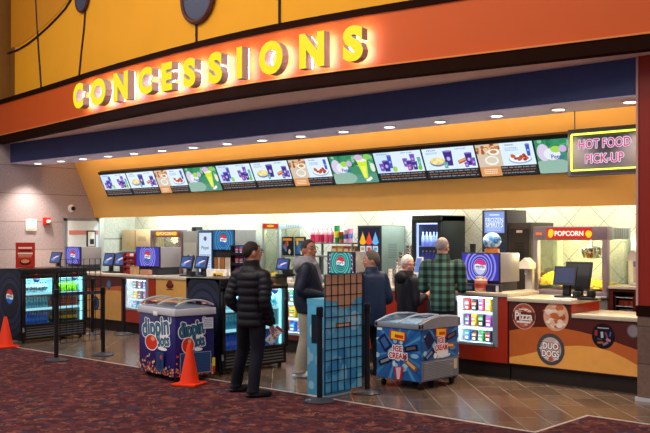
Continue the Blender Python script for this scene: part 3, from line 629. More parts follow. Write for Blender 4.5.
# ------------------------------------------------------------------ glass door drink coolers
def bottle_mb(c, cap, lab, h=.2, r=.031, clear=True):
    b = MB(); m = M(c, .15, var=.05); b.lathe([(r*.9,0),(r,.01),(r,h*.3)], m, n=10); b.lathe([(r*1.02,h*.3),(r*1.02,h*.55)], M(lab, .4), n=10); b.lathe([(r,h*.55),(r,h*.64),(r*.5,h*.82),(r*.36,h*.9)], m, n=10); b.lathe([(r*.42,h*.9),(r*.42,h)], M(cap, .4), n=10); return b
def make_cooler(label, loc, rz, flavour, where, W=1.5, D=.68, H=1.28):
    t = thing('drinks_cooler', label, 'cooler', loc, rz)
    x0, x1, y0, y1 = -W/2, W/2, -D/2, D/2; CB = M('#101014', .3, coat=.3); lo, hi = .33, 1.13
    b = MB(); b.bbox(x0, y0+.02, .05, x0+.05, y1, H, CB, .006); b.bbox(x1-.05, y0+.02, .05, x1, y1, H, CB, .006); b.box(x0+.05, y1-.04, .05, x1-.05, y1, H, CB); b.bbox(x0, y0, hi, x1, y1, H, CB, .006); b.box(x0+.05, y0+.04, .05, x1-.05, y1-.04, lo-.03, CB)
    for sx in (x0+.06, x1-.1):
        for sy in (y0+.06, y1-.1): b.box(sx, sy, 0, sx+.04, sy+.04, .05, CB)
    b.build('cabinet', t)
    b = MB(); ICE = M('#cfe3ea', .4); b.box(x0+.05, y1-.06, lo-.03, x1-.05, y1-.04, hi, ICE); b.box(x0+.05, y0+.05, lo-.03, x0+.06, y1-.05, hi, ICE); b.box(x1-.06, y0+.05, lo-.03, x1-.05, y1-.05, hi, ICE); b.box(x0+.05, y0+.05, lo-.035, x1-.05, y1-.05, lo-.028, ICE); b.build('liner', t)
    b = MB(); b.box(x0+.03, y0, .07, x1-.03, y0+.03, .31, CB)
    for k in range(5): b.box(x0+.09, y0-.014, .095+k*.042, x1-.09, y0+.004, .112+k*.042, M('#5a5d62', .4))
    b.box(x0+.02, y0-.006, .2, x0+.05, y0+.002, .28, M('#8a8f94', .4)); b.build('grille', t)
    # side prints: dark rings and round mark on both ends
    for sd, TT in ((-1, LEFT(x0, 0, 0)), (1, RIGHT(x1, 0, 0))):
        g = G(); rings(g, -D/2+.04, .1, D/2-.03, H-.02, 0, .72, [.5,.43,.4,.34,.31,.25,.22], ['#1a1e30','#12141f','#20263c','#12141f','#242b46','#14161f','#1a1d2a'], 0, 1.25); cola_logo(g, 0, .80, .1, em=.55, word=True, yf=1.25, txt='#0c0f1c'); g.build('side_graphic', TT, t)
    b = MB()
    for xx in (x0+.09, 0, x1-.09): b.box(xx-.012, y0+.05, lo, xx+.012, y0+.07, hi-.02, E_('#a8ecfa', 2.2))
    b.box(x0+.08, y0+.06, hi-.03, x1-.08, y0+.09, hi-.012, E_('#bff4ff', 4)); b.build('lamp_strip', t)
    zs = [lo-.028, lo+.25, lo+.52]
    for k, z in enumerate(zs[1:]):
        b = MB(); b.box(x0+.062, y0+.1, z-.012, x1-.062, y1-.07, z, M('#d4e4ea', .3)); b.box(x0+.062, y0+.095, z-.03, x1-.062, y0+.103, z+.012, E_('#c8f6ff', .9)); b.build('shelf', t)
    for s in (-1, 1):
        d = MB(); a, c = (x0+.01, -.004) if s < 0 else (.004, x1-.01)
        d.bbox(a, y0-.03, lo-.02, a+.055, y0+.02, hi+.03, CB, .005); d.bbox(c-.055, y0-.03, lo-.02, c, y0+.02, hi+.03, CB, .005); d.bbox(a, y0-.03, lo-.04, c, y0+.02, lo, CB, .005); d.bbox(a, y0-.03, hi-.02, c, y0+.02, hi+.05, CB, .005)
        do = d.build('door', t)
        p = MB(); p.box(a+.05, y0-.006, lo-.005, c-.05, y0, hi-.015, glass('#e8fbff', .08)); p.build('door_glass', do)
        hx = c-.03 if s < 0 else a+.03; hb = MB(); hb.tube([(hx, y0-.03, .62), (hx, y0-.06, .65), (hx, y0-.06, .95), (hx, y0-.03, .98)], .012, M('#3a3c42', .3, .5)); hb.build('handle', do)
        g = G(); cola_logo(g, (a+c)/2+.06*s, 1.12, .065, em=.8, word=False, yf=1.1); g.build('door_mark', FRONT(0, y0-.007, 0), do)
    # drinks on the shelves
    mat = Matrix.Translation(loc) @ Matrix.Rotation(rz, 4, 'Z')
    for dn, (sx, ex) in (('left', (x0+.11, -.06)), ('right', (.06, x1-.11))):
        for k, z in enumerate(zs):
            nm = ('bottom', 'middle', 'top')[k]; c, cap, lab, word = flavour[dn][k]; n = 9; src = None
            for row in range(2):
                for i in range(n):
                    if row == 1 and k == 2: continue
                    x = sx+(ex-sx)*(i+.5)/n; y = y0+.15+row*.09; p = mat @ Vector((x, y, z+.0005))
                    if src is None:
                        o = src = bottle_mb(c, cap, lab, (.215, .2, .18)[k], .028).build('drink_bottle'); o.rotation_euler = (0,0,rz)
                        tag(o, '%s, %s shelf, %s door of cooler %s' % (word, nm, dn, where), 'bottle', 'bottles on %s shelf, %s door, cooler %s' % (nm, dn, where))
                    else: o = src.copy(); COL.objects.link(o)
                    o.location = p
    for yy, e in ((y0+.1, 9),):
        L = bpy.data.lights.new('cooler_led', 'AREA'); L.shape = 'RECTANGLE'; L.size = W-.25; L.size_y = .05; L.energy = e; L.color = (.55, .92, 1)
        o = bpy.data.objects.new('cooler_led', L); COL.objects.link(o); o.parent = t; o.location = (0, yy, hi-.04); o.rotation_euler = (R(28), 0, 0)
    return t
FLV1 = {'left': [('#3c5cb0','#2848a0','#5a78c8','blue bottle'), ('#6ab8c8','#e8f4f8','#2c88a8','teal water bottle'), ('#a8c0c8','#30343c','#5a646c','grey labelled bottle')],
        'right': [('#2c3c2c','#e07a20','#e08a28','dark bottle with orange label'), ('#8c2c30','#c83028','#d8403a','red labelled bottle'), ('#98d028','#68b020','#a8e030','lime green bottle')]}
FLV2 = {'left': [('#4a58b8','#30409c','#7c6cc0','violet blue bottle'), ('#78b8c8','#e8f0f4','#4a9cb8','pale teal bottle'), ('#b0c4c8','#e8f0f4','#3c7890','clear bottle with blue label')],
        'right': [('#3c68b0','#28509c','#78b0d8','blue bottle'), ('#80c0cc','#e8f0f4','#58b0c0','aqua bottle'), ('#98c8d0','#f0f4f4','#60a8b8','pale aqua bottle')]}
make_cooler('black two door drinks cooler at far left with dark ring print on side', (-14.65, 8.52, 0), R(96), FLV1, 'at far left', W=1.38)
make_cooler('black two door drinks cooler behind the man in puffer jacket', (-9.42, 8.475, 0), R(90), FLV2, 'behind the puffer jacket', D=.72, W=1.25)

# ------------------------------------------------------------------ dotted ice cream chest (blue) with round mark
t = thing('ice_cream_chest', 'dark blue ice cream chest with dippin dots lettering and white rim', 'freezer', (0,0,0), R(-8))
cw, cd = .95, .58; c8, s8 = math.cos(R(8)), math.sin(R(8)); cx0, cy0 = -9.05, 7.09      # near right corner
t.location = (cx0-(cw/2)*c8+(cd/2)*s8, cy0+(cw/2)*s8+(cd/2)*c8, 0)
DB = M('#241f66', .35, coat=.3)
b = MB(); b.bbox(-cw/2, -cd/2, .06, cw/2, cd/2, .84, DB, .012); b.build('body', t)
b = MB(); b.bbox(-cw/2-.02, -cd/2-.02, .835, cw/2+.02, cd/2+.02, .925, M('#c4c6cc', .35), .012); b.bbox(-.04, -cd/2-.03, .82, .06, -cd/2-.01, .87, WHITE, .005); b.build('rim', t)
n = 12; arc = [(-cd/2+.005+(cd-.01)*i/n, .925+.105*math.sin(PI*(.06+.88*i/n))**.7) for i in range(n+1)]
b = MB(); b.add([(x, y, z) for y, z in arc for x in (-cw/2+.01, cw/2-.01)], [(2*i, 2*i+1, 2*i+3, 2*i+2) for i in range(n)], glass('#d4dde4', .9)); b.build('lid_glass', t)
b = MB()
for x in (-cw/2+.01, .02, cw/2-.01): b = MB(); b.tube([(x, y, z) for y, z in arc], .012, M('#b4b8c0', .35), n=8); b.build('lid_rail', t)
b = MB(); b.box(-cw/2+.03, -cd/2+.03, .86, cw/2-.03, cd/2-.03, .94, M('#9aa6b8', .3)); b.build('inner_tray', t)
for sx in (-1, 1):
    for sy in (-1, 1): b = MB(); b.cyl((sx*.38-.02, sy*.2, .03), (sx*.38+.02, sy*.2, .03), .03, DKGREY); b.build('caster', t)
def dots_print(w, wl):
    g = G(); g.clip = (-w/2+.005, .07, w/2-.005, .83); WT = M('#f4f6f8', .4); TQ = M('#2a7c92', .4); NV = M('#1a2e52', .4)
    fx = 1. if w > .8 else .52; cx = 0 if w > .8 else -.035
    g.ell(cx+.05*fx, .58, .26*fx, .09, WT)
    hh_ = .31 if w > .8 else .25
    g.otext("dippin'", cx, .65, hh_, TQ, WT, .76*fx, .03, 7, .02); g.otext('dots', cx+.17*fx, .51, .15, TQ, WT, .34*fx, .03, 7, .015); g.otext("dippin'", cx, .65, hh_, M('#347c94', .4), NV, .74*fx, .0, 7, .012)
    g.otext('dots', cx+.17*fx, .51, .14, M('#347c94', .4), NV, .32*fx, .0, 7, .009); g.ell(cx-.13*fx, .46, .16*fx+.012, .108, WT); g.ell(cx-.13*fx, .46, .145*fx+.01, .096, M('#d8341c', .35)); g.ell(cx-.09*fx, .51, .05*fx, .03, M('#f0a070', .35)); g.ell(cx+.16*fx, .4, .12*fx, .022, WT)
    rnd = random.Random(5)
    for i in range(150):
        x = rnd.uniform(-w/2, w/2); y = .08+.16*abs(rnd.gauss(0, .55))*(1.1-.6*(x+w/2)/w) ; s = rnd.uniform(.008, .018)
        g.ell(x, min(y, .33), s, s, M(rnd.choice(['#e8703c', '#f0c8a0', '#c84028', '#f4e4d0', '#d89050', '#8c3c28']), .4), n=8)
    return g
g = dots_print(cw, 1.0); g.rect(.06, .12, .24, .36, M('#2c5078', .4)); g.rect(.075, .135, .225, .345, M('#24406c', .4)); g.ell(.18, .3, .028, .028, M('#d8304c', .4)); g.rect(.09, .15, .2, .26, M('#1c3460', .4)); g.build('front_graphic', FRONT(0, -cd/2, 0), t)
g = dots_print(cd, .78); g.rect(-.24, .1, .22, .37, M('#8ca0b8', .4)); g.rect(-.23, .11, .21, .36, M('#244474', .4))
for i in range(11): g.rect(-.21, .125+i*.021, .19, .133+i*.021, M('#345a8c', .4))
g.rect(-.08, .36, .03, .385, M('#5a78a0', .4)); g.rect(.1, .66, .25, .8, M('#d8dce4', .4)); g.rows(.115, .68, .24, .79, 5, M('#7880a0', .4)); g.rect(.235, .1, .28, .28, M('#e8d040', .4)); g.rect(.24, .1, .28, .17, M('#c03428', .4)); g.build('side_graphic', RIGHT(cw/2, 0, 0), t)

# ------------------------------------------------------------------ ice cream chest (light blue) with curved lid
W, D = .68, .79
t = thing('ice_cream_chest', 'light blue ice cream chest with curved glass lid and ICE CREAM lettering', 'freezer', (-6.75, 9.085, 0), 0)
b = MB(); b.bbox(-W/2, -D/2, .1, W/2, D/2, .74, M('#2c6ab0', .35, coat=.3), .012); b.build('body', t)
side = [(-D/2-.015,.73),(D/2+.015,.73),(D/2+.015,.835),(.2,.86),(-.05,.868),(-.2,.85),(-D/2-.015,.795)]
b = MB(); T = lambda a, z, c: Vector((c, a, z))
for x in (-W/2-.015, W/2-.025): b.prism(side, x, x+.04, M('#8f97a4', .35, .3), T)
b.bbox(-W/2-.015, -D/2-.015, .73, W/2+.015, -D/2+.03, .795, M('#8f97a4', .35, .3), .006); b.bbox(-W/2-.015, D/2-.03, .73, W/2+.015, D/2+.015, .835, M('#8f97a4', .35, .3), .006); b.build('rim', t)
top = [(y, z+.002) for y, z in side[2:]][::-1]
b = MB(); b.add([(x, y, z) for y, z in top for x in (-W/2+.025, W/2-.025)], [(2*i, 2*i+1, 2*i+3, 2*i+2) for i in range(len(top)-1)], glass('#dfeefb', .5)); b.build('lid_glass', t)
b = MB()
for x in (-W/2+.03, .02, W/2-.03): b = MB(); b.tube([(x, y, z+.003) for y, z in top], .011, M('#9aa4b2', .35), n=6); b.build('lid_rail', t)
b = MB(); b.box(-W/2+.03, -D/2+.035, .735, W/2-.03, D/2-.035, .79, M('#cfe4f4', .3)); b.build('inner_tray', t)
def ice_print(w, z0, z1, full):
    g = G(); g.clip = (-w/2+.004, z0, w/2-.004, z1); rr = random.Random(2); g.rect(-w/2, z0, w/2, z1, M('#2a62a4', .35)); cyy = .46 if full else .52
    for k in range(26):
        a = 2*PI*k/26; g.poly([(0, cyy), (.6*math.cos(a-.05), cyy+.6*math.sin(a-.05)), (.6*math.cos(a+.06), cyy+.6*math.sin(a+.06))], M(['#3a80c0', '#2760a6', '#4a92cc', '#225498'][k % 4], .35))
    for k in range(26): g.ell(rr.gauss(0, .17), cyy-.08+rr.gauss(0, .09), rr.uniform(.02, .06), rr.uniform(.015, .035), M(rr.choice(['#d4e8f6', '#a4d0ec', '#88bce0']), .35))
    def bar(x, y, ang, c, c2, l=.2, h=.07): g.rrect(x, y, l, h, ang, M(c, .35)); g.rrect(x, y, l*.7, h*.5, ang, M(c2, .35))
    s = .55 if not full else 1
    if full:
        g.rrect(-.2, .54, .14, .2, 38, M('#12224c', .35)); g.rrect(-.2, .54, .08, .13, 38, M('#3c64a0', .35)); bar(.2, .5, 12, '#14162a', '#6a5468'); bar(-.2, .32, 22, '#101222', '#8a909c'); bar(.2, .3, -32, '#8c5834', '#e0b078')
        g.poly([(-.06,.26),(.09,.27),(.06,.12),(.03,.05),(-.03,.06)], M('#b81c34', .35)); g.poly([(-.03,.25),(.05,.26),(.03,.12),(-.01,.1)], M('#e8c4c8', .35)); yt = .64; yl = .44; ts = 1
    else:
        g.rrect(-.24, .6, .14, .17, 38, M('#12224c', .35)); bar(.22, .62, 14, '#14162a', '#6a5468', .22, .07); bar(-.24, .42, 30, '#14204a', '#8090b0'); bar(.2, .5, -6, '#8c5834', '#e0b078', .18, .06); g.ell(.03, .43, .12, .07, M('#e4f0f8', .35)); g.ell(-.12, .4, .035, .035, M('#f4f4f0', .35)); yt = .67; yl = .535; ts = .95
    g.rrect(0, yt, .24*ts, .11*ts, -4, M('#d8281c', .35)); g.rrect(0, yt, .2*ts, .09*ts, -4, M('#f4c828', .35)); g.rrect(.02, yt-.01, .13*ts, .04*ts, -4, M('#c83c1c', .35))
    for dz, s_ in ((.042, 'ICE'), (-.045, 'CREAM')): g.otext(s_, 0, yl+dz, .075*ts, M('#c0182c', .35), M('#f4f0f4', .35), (.14 if s_ == 'ICE' else .28)*ts, .04, 0, .011)
    if full: g.rect(-w/2+.02, .69, -w/2+.1, .72, M('#e4e8ec', .4))
    return g
ice_print(W, .11, .73, True).build('front_graphic', FRONT(0, -D/2, 0), t); ice_print(D, .36, .73, False).build('side_graphic', RIGHT(W/2, 0, 0), t)
b = MB(); GRL = M('#7e8894', .4, .4); b.box(W/2, -D/2+.01, .11, W/2+.006, D/2-.01, .35, GRL)
for k in range(11): b.box(W/2, -D/2+.05, .128+k*.019, W/2+.014, D/2-.14, .138+k*.019, M('#a4acb6', .35, .4))
b.box(W/2, D/2-.12, .2, W/2+.012, D/2-.05, .32, M('#c4b8a4', .4)); b.build('grille', t)
for sx in (-1, 1):
    for sy in (-1, 1):
        b = MB(); b.cyl((sx*.28-.015, sy*.33, .04), (sx*.28+.015, sy*.33, .04), .04, BLACK); b.cyl((sx*.28, sy*.33, .05), (sx*.28, sy*.33, .11), .015, GREY); b.build('caster', t)

# ------------------------------------------------------------------ traffic cones, crowd posts, grid panels
def cone(loc, label):
    t = thing('traffic_cone', label, 'traffic cone', loc); OC = M('#e8380c', .45, var=.04)
    b = MB(); b.bbox(-.165, -.165, 0, .165, .165, .03, OC, .01); b.build('base', t)
    b = MB(); b.lathe([(.125,.03),(.12,.05),(.028,.5),(.02,.505)], OC, n=28); b.build('cone_body', t); return t
c1 = cone((-8.80, 7.12, .004), 'orange traffic cone before the dotted ice cream chest'); c1.rotation_euler = (0,0,R(20))
x, y = floor_pt(7, 347.5); c2 = dup(c1, (x-.05, y, .004), R(5), 'orange traffic cone at the left edge beside the drinks cooler')
def post(loc, label):
    t = thing('crowd_post', label, 'crowd post', loc); PB = M('#15151a', .35)
    b = MB(); b.lathe([(.17,0),(.175,.012),(.15,.025),(.06,.045),(.035,.05)], M('#3a3a40', .35), n=28); b.build('base', t)
    b = MB(); b.cyl((0,0,.045), (0,0,1.0), .032, PB, n=18); b.build('pole', t)
    b = MB(); b.lathe([(.036,.94),(.04,.95),(.04,1.05),(.03,1.06),(.0,1.062)], PB, n=18); b.build('belt_head', t); return t
p0 = post((-6.83, 7.37, .004), 'black crowd post in front of the blue board, at the carpet edge')
dup(p0, (-6.81, 8.17, 0), 0, 'black crowd post between blue board and light blue chest')
dup(p0, (-11.95, 7.16, .004), 0, 'black crowd post on the carpet before the far left cooler'); dup(p0, (-12.0, 8.0, 0), 0, 'black crowd post right of the far left cooler, nearer one')
for px, py, lab in ((92.5, 334, 'black crowd post behind the right end of the far left cooler'), (124, 330.5, 'black crowd post before the lit candy case at left')):
    x, y = floor_pt(px, py)
    if y > 9.9: x, y = u_at(px, 9.95), 9.95
    dup(p0, (x, y, 0), 0, lab)
tag(MB().box(-12.012, 7.2, .955, -11.992, 7.965, 1.005, M('#3d4658', .5)).build('retractable_belt'), 'dark retractable belt stretched between the two left posts', 'belt')
def grid(loc, rz, w, h, z0, label, dx=.1, dz=.13, m=BLACK):
    t = thing('grid_panel', label, 'grid panel', loc, rz); b = MB(); n = round(w/dx)
    for i in range(1, n): b.cyl((-w/2+w*i/n, 0, z0), (-w/2+w*i/n, 0, h), .0055, m, n=6)
    k = round((h-z0)/dz)
    for i in range(1, k): b.cyl((-w/2, .006, z0+(h-z0)*i/k), (w/2, .006, z0+(h-z0)*i/k), .0055, m, n=6)
    b.build('wire_mesh', t)
    b = MB(); b.tube([(-w/2,0,z0),(w/2,0,z0),(w/2,0,h),(-w/2,0,h)], .008, m, n=6, closed=True); b.build('wire_frame', t); return t
tg = grid((-6.815, 7.77, 0), R(90), .66, 1.42, .08, 'black wire grid panel over blue and tan backing between two posts', .11, .125)
b = MB(); b.add([(-.32, .012, .09), (.32, .012, .09), (.32, .012, 1.41), (-.32, .012, 1.41)]+[(-.32, .022, .09), (.32, .022, .09), (.32, .022, 1.41), (-.32, .022, 1.41)], [(0,1,2,3),(7,6,5,4),(0,1,5,4),(1,2,6,5),(2,3,7,6),(3,0,4,7)], M('#58b4e0', .45)); bo = b.build('backing_board', tg)
g = G(.0002, .0006); g.clip = (-.32, .09, .32, 1.41); rr = random.Random(8)
for k in range(16): g.ell(rr.uniform(-.3, .3), rr.uniform(.1, 1.0), rr.uniform(.04, .12), rr.uniform(.05, .16), M(rr.choice(['#78c4e4', '#5cb0dc', '#a4d8ee', '#3490c8']), .45))
g.poly([(-.32,1.13),(-.1,1.10),(-.08,1.03),(.14,1.03),(.18,1.12),(.32,1.14),(.32,1.41),(-.32,1.41)], M('#cc9c7c', .5)); g.rect(-.14, .80, .12, .86, M('#8a5c40', .5)); g.rows(-.12, .815, .1, .845, 1, M('#e0c8a8', .5), .8); g.build('printed_sheet', FRONT(0, .012, 0), tg)
dup_l = grid((-11.955, 7.58, 0), R(90), .70, 1.5, .25, 'open black wire grid panel between the two left posts', .105, .15)
# light blue display board
t = thing('display_board', 'light blue free standing display board with pale bubbles behind the grid', 'display board', (-7.06, 7.785, 0))
LB = M('#58b0d8', .45)
b = MB(); b.bbox(-.13, -.24, .02, .13, .24, 1.12, LB, .008); b.build('board_body', t)
b = MB(); b.bbox(-.13, -.24, 0, .13, .24, .03, M('#d4d8dc', .4), .006); b.build('board_foot', t)
b = MB(); b.box(-.132, -.242, 1.06, .132, .242, 1.126, M('#62b8d8', .4)); b.build('top_rail', t)
g = G(); rr = random.Random(4)
g.clip = (-.125, .04, .125, 1.05)
for k in range(9): g.ell(rr.uniform(-.12, .12), rr.uniform(.06, .8), rr.uniform(.03, .07), rr.uniform(.04, .1), M(rr.choice(['#8cc8e0', '#b0dcec', '#3a90c0']), .45))
g.rect(-.06, .62, .06, .95, M('#1c2838', .45)); g.build('front_graphic', FRONT(0, -.24, 0), t)

# poster sign on left cooler
t = thing('poster_stand', 'red poster standing on top of the far left drinks cooler', 'poster', (-14.98, 8.35, 1.281), R(48))
b = MB(); b.bbox(-.17, -.006, 0, .17, .006, .45, M('#9c1c10', .4), .003); b.bbox(-.1, -.005, 0, .1, .09, .012, BLACK, .003); b.build('panel', t)
g = G(); g.rect(-.16, .01, .16, .44, M('#b8240f', .4)); g.rect(-.12, .34, .12, .37, M('#e8d4c0', .4)); g.rect(-.1, .29, .1, .32, M('#58100c', .4)); g.rect(-.13, .24, .13, .27, M('#e8d4c0', .4)); g.ell(0, .1, .1, .06, M('#2c0c08', .4)); g.ell(0, .115, .075, .035, M('#d8905c', .4)); g.rows(-.12, .18, .12, .23, 2, M('#e0b090', .4)); g.build('print', FRONT(0, -.006, 0), t)
# wall fittings
def wp(px, py): return wall_pt(px, py, UW)
y0, z1 = wp(25.5, 219); y1, z0 = wp(36, 231)
t = thing('wall_plate', 'white square control plate on the left block wall', 'wall plate', (UW, (y0+y1)/2, z0)); w = (y1-y0)/2
b = MB(); b.bbox(0, -w, 0, .03, w, z1-z0, WHITE, .006); b.build('cover', t); b = MB(); b.box(.03, -w*.8, .03, .033, w*.8, .06, M('#bcae90', .4)); b.build('label_strip', t)
y0, z0 = wp(46, 225); t = thing('fire_alarm', 'small red fire alarm strobe on the left block wall', 'fire alarm', (UW, y0, z0))
b = MB(); b.bbox(-.01, -.08, 0, .07, .08, .17, M('#d01c14', .4), .01); b.build('housing', t); b = MB(); b.bbox(.07, -.03, .04, .1, .06, .12, WHITE, .01); b.build('strobe', t)
y0, z0 = wp(70.5, 208.5); t = thing('dome_camera', 'small white dome camera on the left wall above the steel door', 'camera', (UW, y0, z0))
b = MB(); b.ell((.03,0,0), .03, .09, .09, WHITE); b.build('mount', t); b = MB(); b.ell((.07,.03,0), .05, .05, .05, BLACK); b.build('lens_dome', t)

# ------------------------------------------------------------------ things on the counters
CT = 1.11
PALS = {'violet': (['#8c8cf4','#3a32a8','#a4a4fa','#4038b4','#9494f6','#322a9c','#b8b8fc'], '#3c36ae'), 'blue': (['#5c94e8','#1c4aa8','#6ca4f0','#1c4cac','#5c98e8','#163c94','#84b4f4'], '#2a5cc0'), 'teal': (['#4cb4b0','#106c6c','#6cd0c8','#147878','#54bcb4','#0c5c5c','#84d8d0'], '#1c8888'), 'deep': (['#3890c8','#124c80','#4ca4d8','#165488','#3c94cc','#0e4070','#64b0e0'], '#1c6098')}
def cola_display(label, box, v, base, pal, depth=.5, logo={}, em=.95, star=False):
    px0, px1, py0, py1 = box; ua, ub = u_at(px0, v), u_at(px1, v); pm = (px0+px1)/2
    h1, h0 = h_at(pm, py0, v), h_at(pm, py1, v); w = ub-ua
    t = thing('cola_display', label, 'drinks display', ((ua+ub)/2, v, base)); z0, z1 = h0-base, h1-base
    b = MB(); b.bbox(-w/2, .012, z0-.01, w/2, depth, z1, M('#9c9ca4', .35, .3), .006); b.build('casing', t)
    b = MB(); b.bbox(-w/2+.02, .03, 0, w/2-.02, depth-.02, z0-.01, M('#34363e', .4), .006); b.build('plinth', t)
    b = MB(); b.bbox(-w/2-.006, -.012, z0-.012, w/2+.006, .014, z1+.006, M('#20222c', .35), .005); b.build('bezel', t)
    cols, bg = PALS[pal]; H = z1-z0; g = G(); x0, x1 = -w/2+.012, w/2-.012
    if star:
        g.rect(x0, z0+.01, x1, z1-.01, E_('#14183c', .8))
        for k in range(14): 
            for xx in (x0+.03, x1-.03): g.ell(xx+random.uniform(-.015,.015), z0+.03+k*(H-.06)/13, .012, .012, E_(['#e0e4f0','#c83040','#6c7cc8'][k % 3], .9), n=8)
        x0 += .06; x1 -= .06
    g.rect(x0, z0+.01, x1, z1-.01, E_(bg, em)); q = min(w, H)
    rings(g, x0, z0+.01, x1, z1-.01, 0, (z0+z1)/2, [q*k for k in (.66,.58,.5,.45,.39,.34,.29)], cols, em, 1.1)
    cola_logo(g, 0, (z0+z1)/2, q*.24, em=1., **logo); g.build('lit_screen', FRONT(0, -.012, 0), t); return t
cola_display('cola dispenser with violet ring screen standing above the far left cooler', (66, 81, 247, 264), 10.45, CT, 'violet')
cola_display('cola dispenser with violet ring screen above the candy case at left', (136.5, 160, 247, 266.5), 10.45, CT, 'violet')
cola_display('cola dispenser with teal ring screen and starry sides at the centre', (328, 355, 252, 274), 10.45, CT, 'teal', star=True, logo=dict(bot='#20808c'))
t5 = cola_display('wide cola dispenser with violet rings and pink topped mark beside the plaid shirt', (462, 500, 253, 281), 10.42, CT, 'violet', logo=dict(top='#e0288c', bot='#c8ccf4', txt='#2c3458', band='#f0f2ff'))
def pos(label, px0, px1, py0, py1, v, base, em='#3c5c9c', rz=0., art=True, col='#24262c', name='register', reader=True):
    ua, ub = u_at(px0, v), u_at(px1, v); pm = (px0+px1)/2; h1, h0 = h_at(pm, py0, v)-base, h_at(pm, py1, v)-base; w = (ub-ua); Cm = M(col, .35)
    t = thing(name, label, 'register', ((ua+ub)/2, v+.06, base), rz)
    b = MB(); b.bbox(-w*.4, -.06, 0, w*.4, .16, .03, Cm, .008); b.bbox(-.05, .03, .02, .05, .09, (h0+h1)/2, Cm, .01); b.build('stand', t)
    tl = R(14); T = frame((0, -.03, h0), (1,0,0), (0, math.sin(tl), math.cos(tl))); H = (h1-h0)/math.cos(tl)
    b = MB(); vs = [T(a, c, d) for d in (-.03, 0) for a, c in ((-w/2,0),(w/2,0),(w/2,H),(-w/2,H))]; b.add(vs, [(3,2,1,0),(4,5,6,7),(0,1,5,4),(1,2,6,5),(2,3,7,6),(3,0,4,7)], Cm); b.build('monitor', t)
    g = G(); g.rect(-w*.43, H*.1, w*.43, H*.92, E_(em, .85))
    if art:
        g.clip = (-w*.43, H*.1, w*.43, H*.92); g.rrect(0, H*.5, w*.7, H*.16, 20, E_('#d83c50', .9)); g.rrect(.02, H*.55, w*.5, H*.12, 20, E_('#e8ecf8', .9)); g.ell(-w*.2, H*.3, w*.18, H*.1, E_('#5c9ce8', .9)); g.ell(w*.2, H*.75, w*.14, H*.1, E_('#2c3c88', .9))
    g.build('lit_screen', T, t)
    if not reader: return t
    b = MB(); b.bbox(w*.5, -.1, .0, w*.5+.07, .02, .1, Cm, .01, Matrix.Translation((0,0,0))); b.build('card_reader', t); return t
pos('small register with blue screen left of the far left cola dispenser', 48, 58, 252, 263, 10.42, CT)
pos('left one of two registers left of the red candy rack', 101, 111, 253, 266, 10.42, CT, reader=False); pos('register touching the red candy rack on its right', 112.5, 122, 253, 266, 10.42, CT, reader=False)
pos('left one of the paired tilted registers on the tan emblem counter', 178, 190, 256, 268.5, 10.42, CT); pos('right one of the paired tilted registers on the tan emblem counter', 192.5, 204.5, 256, 268.5, 10.42, CT)
pos('dark blue blank register monitor on the raised pick-up counter', 551.5, 573.5, 266.5, 285, 10.45, 1.06, '#26365c', 0, False)
pos('black back turned register behind the blank blue monitor', 562, 588, 262, 289, 10.68, 1.06, '#1a1a20', 0, False, '#17171a')
pos('register with blue screen on top of the middle drinks cooler', 274, 286, 258.5, 270, 9.02, 1.281, '#3c58a8')
def at(px, v): return u_at(px, v)
# racks
def rack(label, loc, w, h, d, rows, cols, seed, rz=0, body='#17171b', pal=None):
    t = thing('snack_rack', label, 'snack rack', loc, rz); b = MB(); m = M(body, .4)
    b.box(-w/2, d-.015, 0, w/2, d, h, m); b.box(-w/2, 0, 0, -w/2+.012, d, h, m); b.box(w/2-.012, 0, 0, w/2, d, h, m); b.box(-w/2, 0, 0, w/2, d, .02, m); b.build('frame', t)
    rr = random.Random(seed)
    for k in range(rows):
        z = .02+(h-.02)*k/rows; b = MB(); b.box(-w/2+.012, .01, z, w/2-.012, d-.015, z+.01, m); b.box(-w/2+.012, .005, z, w/2-.012, .012, z+.04, m); b.build('tray', t)
    for k in range(rows):
        z = .031+(h-.02)*k/rows
        for i in range(cols):
            ww = (w-.03)/cols; o = bag(ww*.9, (h/rows)*.72, .05, rr.choice(pal or CANDYC), rr.choice(pal or CANDYC), 0).build('snack_pack')
            p = Matrix.Translation(loc) @ Matrix.Rotation(rz, 4, 'Z') @ Vector((-w/2+.015+ww*(i+.5), d*.45, z)); o.location = p; o.rotation_euler = (0,0,rz)
            lv = ['bottom', 'second', 'third', 'fourth', 'top'][k] if k < rows-1 else 'top'
            tag(o, 'snack pack in the %s tray of the %s' % (lv, label.split(' standing')[0].split(' on ')[0]), 'snack', 'snack packs, %s tray, %s' % (lv, label[:24]))
rack('red candy rack on the far left counter', (at(129.5, 10.42), 10.4, CT), .38, .40, .18, 4, 3, 11, 0, '#7c1c18', ['#c82c24', '#e8e0d8', '#8c1c1c', '#d84838'])
rack('black rack of colourful snacks on the middle cooler', (-9.28, 8.4, 1.281), .34, .44, .22, 3, 4, 12, R(12), pal=['#c83c8c', '#3c6cc0', '#e0a030', '#8c3c9c', '#d8542c', '#c8c0d8', '#4a3c88'])
def cupobj(name, label, cat, loc, h, r0, r1, c, c2=None, group=None):
    b = MB(); b.lathe([(r0,0),(r1,h*.97),(r1*1.06,h*.97),(r1*1.06,h),(r1*.9,h),(r1*.86,h*.9),(0,h*.88)], M(c, .4), n=18)
    if c2: b.lathe([(r0*1.02+(r1-r0)*.3,h*.3),(r0*1.02+(r1-r0)*.65,h*.65)], M(c2, .4), n=18)
    o = b.build(name); o.location = loc; return tag(o, label, cat, group)
src = None
